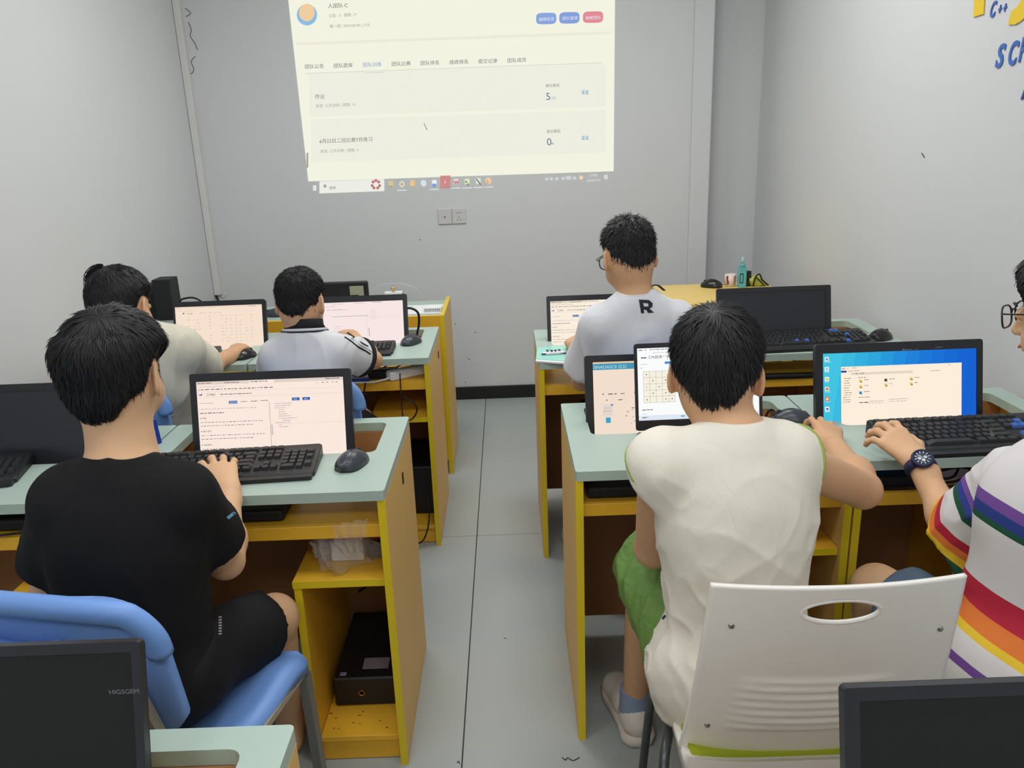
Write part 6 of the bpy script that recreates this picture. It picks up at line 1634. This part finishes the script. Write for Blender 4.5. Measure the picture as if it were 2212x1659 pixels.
t3, J, up, fw, lat, R = person('small boy in a white polo shirt with a black collar', J3, hd3, S3,
    dict(mat=mPolo, sleeve=.66, open=.030, off=.013, hem=-.12, band=(.016, mBlackRib), disp=folds(.006, 14, (.2, 0, 1), 4, 51), h=.006),
    dict(mat=mShort, len=.85, h=.008), dict(R=dict(f=(-.45, .8, .0), u=(0, -.1, 1), side=-1, curl=(.35, .5, .3), s=.9), L=dict(f=(.1, .9, 0), u=(0, 0, 1), side=1, s=.9)), hb=.005, hh=.0028, skin=mSkin2, neck=(.045, .052))
hair_shell('hair', hd3, t3, line(.045, .02, .020, -.030, -.066), lambda p, az: .002 + .013 * np.clip((p[:, 2] - .0) / .06, 0, 1), seed=3, strands=2400, slen=.026, whorl=(-.05, -.35, .93), tiplift=.010, width=.0014, grav=.3, m=mHairN)
Rt = R.transposed()
collar_band(J['c7'] + fw * .026 - up * .006, Rt, .058, .066, .032, t3, mBlackRib, 'collar', flare=-.006, th=.006, tiltf=-.018)
collar_band(J['c7'] + fw * .026 - up * .010, Rt, .066, .074, .008, t3, mPolo, 'collar_edge', flare=-.002, th=.004, tiltf=-.018)
collar_band(J['c7'] + fw * .026 - up * .0125, Rt, .069, .077, .0035, t3, mBlackRib, 'collar_edge', flare=0, th=.003, tiltf=-.018)
shirt3 = [o for o in t3.children if o.name.startswith('shirt')][0]; bpy.context.view_layer.update()
pp = [(744, 728), (758, 737), (772, 748), (788, 757), (800, 765)]
MB().tube(project_on(shirt3, pp, .001), .0028, n=5).build('sleeve_stripe', mBlackRib, t3, world=True)
MB().tube(project_on(shirt3, [(x + 4, y - 5) for x, y in pp], .001), .0022, n=5).build('sleeve_stripe', mPolo, t3, world=True)
MB().tube(project_on(shirt3, [(x + 7, y - 9) for x, y in pp[:-1]], .001), .0022, n=5).build('sleeve_stripe', mBlackRib, t3, world=True)

# --- 2: child in the cream shirt
hd2 = Head(P(264, 662, 2.38), yaw=-10, pitch=-14, roll=-6, k=.98)
J2 = jset(pel=(-1.19, 2.42, .53), c7=P(296, 705, 2.33), shL=P(222, 770, 2.33), shR=P(386, 752, 2.36), elL=(-1.42, 2.55, .72), elR=P(438, 802, 2.62), wrL=(-1.35, 2.80, .785), wrR=P(497, 768, 2.83),
          hipL=(-1.27, 2.42, .51), hipR=(-1.11, 2.42, .51), knL=(-1.28, 2.75, .53), knR=(-1.08, 2.74, .53), anL=(-1.28, 2.75, .09), anR=(-1.1, 2.74, .09))
S2 = dict(hip=.145, waist=.13, chest=.145, dep=.10, sh=.052, arm=.040, wr=.025, thigh=.078, knee=.054, ank=.030)
mBeigeS = mat('beige_linen', (212, 208, 190), rough=.9, spec=.15, bump=.3, bscale=500, var=.03, wrinkle=(.35, 20, (.5, .3, .2), 3))
t2, J, up, fw, lat, R = person('child in a cream short-sleeved shirt at the far left desk', J2, hd2, S2,
    dict(mat=mBeigeS, sleeve=.86, open=.044, off=.016, hem=-.14, disp=folds(.008, 13, (.4, 0, .9), 3.5, 61), h=.006),
    dict(mat=mBeigeS, len=1.5, h=.008, disp=folds(.008, 9, (0, .5, .8), 3, 66)), dict(R=dict(f=(.12, .8, .12), u=(-.2, -.3, 1), side=-1, curl=(.5, .75, .4), s=1.0), L=dict(f=(.1, .9, 0), u=(0, 0, 1), side=1)), hb=.005, hh=.0028, skin=mSkin2)
hair_shell('hair', hd2, t2, line(.040, .015, .018, -.040, -.070), lambda p, az: .006 + .012 * np.clip((p[:, 2] + .03) / .07, 0, 1), seed=2, strands=2600, slen=.045, whorl=(-.3, -.3, .85), tiplift=.008, width=.0017, grav=.6)
m = MB(); rg = random.Random(5)
for k in range(40):      # the loose forelock sticking out at the left
    s0 = Vector(hd2.w(-.02 - rg.random() * .045, -.02 + rg.random() * .05, .088 - rg.random() * .02)); g_ = rg.random()
    e = P(180 + rg.random() * 26, 612 + g_ * 34, 2.38); mdl = P(192 + rg.random() * 16, 574 + rg.random() * 12, 2.38)
    m.tube([s0, mdl + Vector((.02, 0, .004)), mdl * .5 + e * .5 + Vector((-.006, 0, .01)), e], [.0016, .0016, .0012, .0003], n=4, sub=4)
m.build('forelock', mHair, t2, world=True)
collar_band(J['c7'] + fw * .022 - up * .012, R.transposed(), .058, .058, .024, t2, mBeigeS, 'collar', flare=-.006, th=.005, tiltf=-.026)

# --- 6: person in the rainbow striped shirt
WHT = (214, 212, 214); PUR = (112, 76, 150); NAV = (44, 62, 132); GRN = (36, 84, 62); YLW = (232, 196, 58); ORG = (226, 124, 60); RED = (184, 44, 66)
mSleeve = ramp_mat('rainbow_sleeve_cloth', [(0, WHT), (.30, PUR), (.37, NAV), (.44, GRN), (.50, WHT), (.66, RED), (.75, ORG), (.83, YLW), (.92, GRN)])
mRain = ramp_mat('rainbow_torso_cloth', [(0, RED), (.05, WHT), (.20, PUR), (.24, WHT), (.315, YLW), (.335, ORG), (.36, RED), (.39, WHT), (.575, GRN), (.605, NAV), (.645, PUR), (.685, WHT)])
hd6 = Head(P(2324, 672, 1.42), yaw=34, pitch=-10, roll=0, k=1.0)
J6 = jset(pel=(.955, 1.27, .54), c7=(1.0, 1.30, .965), shL=P(2212, 1050, 1.34), shR=(1.13, 1.29, .90), elL=P(2074, 1168, 1.45), elR=(1.22, 1.45, .72), wrL=P(1984, 1000, 1.615), wrR=(1.27, 1.62, .79),
          hipL=(.89, 1.30, .52), hipR=(1.04, 1.30, .52), knL=(.785, 1.545, .515), knR=(1.05, 1.62, .53), anL=(.82, 1.60, .09), anR=(1.06, 1.62, .09))
S6 = dict(hip=.135, waist=.12, chest=.135, dep=.095, sh=.048, arm=.040, wr=.0255, thigh=.074, knee=.054, ank=.031)
def at6(V): return np.clip((V[:, 2] - .40) / .62 * .85 + (V[:, 0] - .80) * .55 + .04 * np.sin(V[:, 2] * 22 + V[:, 0] * 9), 0, 1)
t6, J, up, fw, lat, R = person('person with glasses and a watch in a rainbow striped shirt, cut by the right edge', J6, hd6, S6,
    dict(mat=mRain, sleeve=.5, split=True, off=.018, tail=lambda J, up, fw, lat: [ell(J['pel'] - up * .06, (.166, .145, .14), np.array(Matrix((lat, fw, up))), .06)], hem=-.19, disp=folds(.010, 14, (.2, 0, 1), 3.5, 71), h=.005, attr=at6),
    dict(mat=mat('slate_denim', (84, 104, 124), rough=.8, bump=.3, bscale=500), len=.78, off=.014, poff=-.014, h=.006, disp=folds(.007, 9, (0, .5, .8), 3, 76)),
    dict(L=dict(f=P(1926, 944, 1.69) - P(1984, 1000, 1.615), u=(-.15, -.25, 1), side=1, curl=(.1, .65, .4), s=1.08, spread=.34, th=(.7, .3)), R=dict(f=(-.1, .9, 0), u=(0, 0, 1), side=-1)))
a, b = J['shL'], J['elL']; n = (b - a).normalized()
sl_len = (b - a).length * .95
def atS(V):
    tt = (V - A3(a)) @ A3(n) / sl_len
    return np.clip(tt + .05 * np.sin(V[:, 0] * 30 + V[:, 2] * 25), 0, 1)
sdf_obj('sleeve', [cap(a, b + n * .03, .066, .084, .03, clip=[(A3(a + n * sl_len), A3((n + Vector((-.25, .35, 0))).normalized()))]), ell(a, (.066, .066, .064), None, .03)], .004, mSleeve, t6, disp=foldmix(folds(.010, 14, tuple(n), 2.2, 72, 1.2), folds(.006, 22, (.5, .5, .5), 3, 73)), attr=atS, smooth_it=2)
hair_shell('hair', hd6, t6, line(.040, .0, -.005, -.05, -.08), lambda p, az: .012 + .014 * np.clip((p[:, 2] + .03) / .07, 0, 1), seed=6, strands=2600, slen=.045, whorl=(.0, -.45, .85), tiplift=.010, width=.0017, grav=.8)
glasses(hd6, t6)
# wrist watch
wr = J['wrL']; ax = (wr - J['elL']).normalized(); upw = Vector((-.30, -.35, 1)); upw = (upw - ax * upw.dot(ax)).normalized(); rw = ax.cross(upw)
Rw = Matrix((rw, ax, upw)).transposed().to_4x4(); c = wr - ax * .012
mNavy2 = mat('navy_rubber', (36, 38, 74), rough=.4)
Mw = Matrix.Translation(c) @ Rw
w_ = MB().grid([[Mw @ Vector(((.0285 + d_) * math.cos(a_), y_, (.0285 + d_) * math.sin(a_))) for a_ in np.linspace(0, 2 * math.pi, 29)[:-1]] for (d_, y_) in ((0, -.011), (.0035, -.0115), (.0045, 0), (.0035, .0115), (0, .011), (0, -.011))], closed=True).build('wrist_watch', mNavy2, t6, world=True)
Mc = Mw @ Matrix.Translation((0, 0, .0285))
MB().lathe([(.019, 0), (.0225, .003), (.0225, .009), (.0205, .0125), (.0175, .0125), (.0172, .0105)], 28, Mc).build('watch_case', mNavy2, w_, world=True)
MB().lathe([(.0172, .0102), (.0172, .0108)], 28, Mc).build('watch_dial', mat('dial_slate', (70, 80, 98), rough=.3), w_, world=True)
m = MB()
for k in range(12): 
    q = Mc @ Matrix.Rotation(k * math.pi / 6, 4, 'Z'); m.box((-.0009, .011, .0109), (.0009, .0158, .0114), M=q)
for (x, y) in ((-.006, 0), (.006, 0), (0, -.006)): m.add(*(lambda vv: (vv, [tuple(range(12))]))([Mc @ Vector((x + .0036 * math.cos(a_), y + .0036 * math.sin(a_), .0111)) for a_ in np.linspace(0, 2 * math.pi, 13)[:-1]]))
m.box((-.0006, 0, .0116), (.0006, .010, .012), M=Mc @ Matrix.Rotation(.7, 4, 'Z')).box((-.0006, 0, .0116), (.0006, .007, .012), M=Mc @ Matrix.Rotation(-1.2, 4, 'Z')).build('hands_and_marks', mat('silver_mark', (206, 212, 220), rough=.3), w_, world=True)
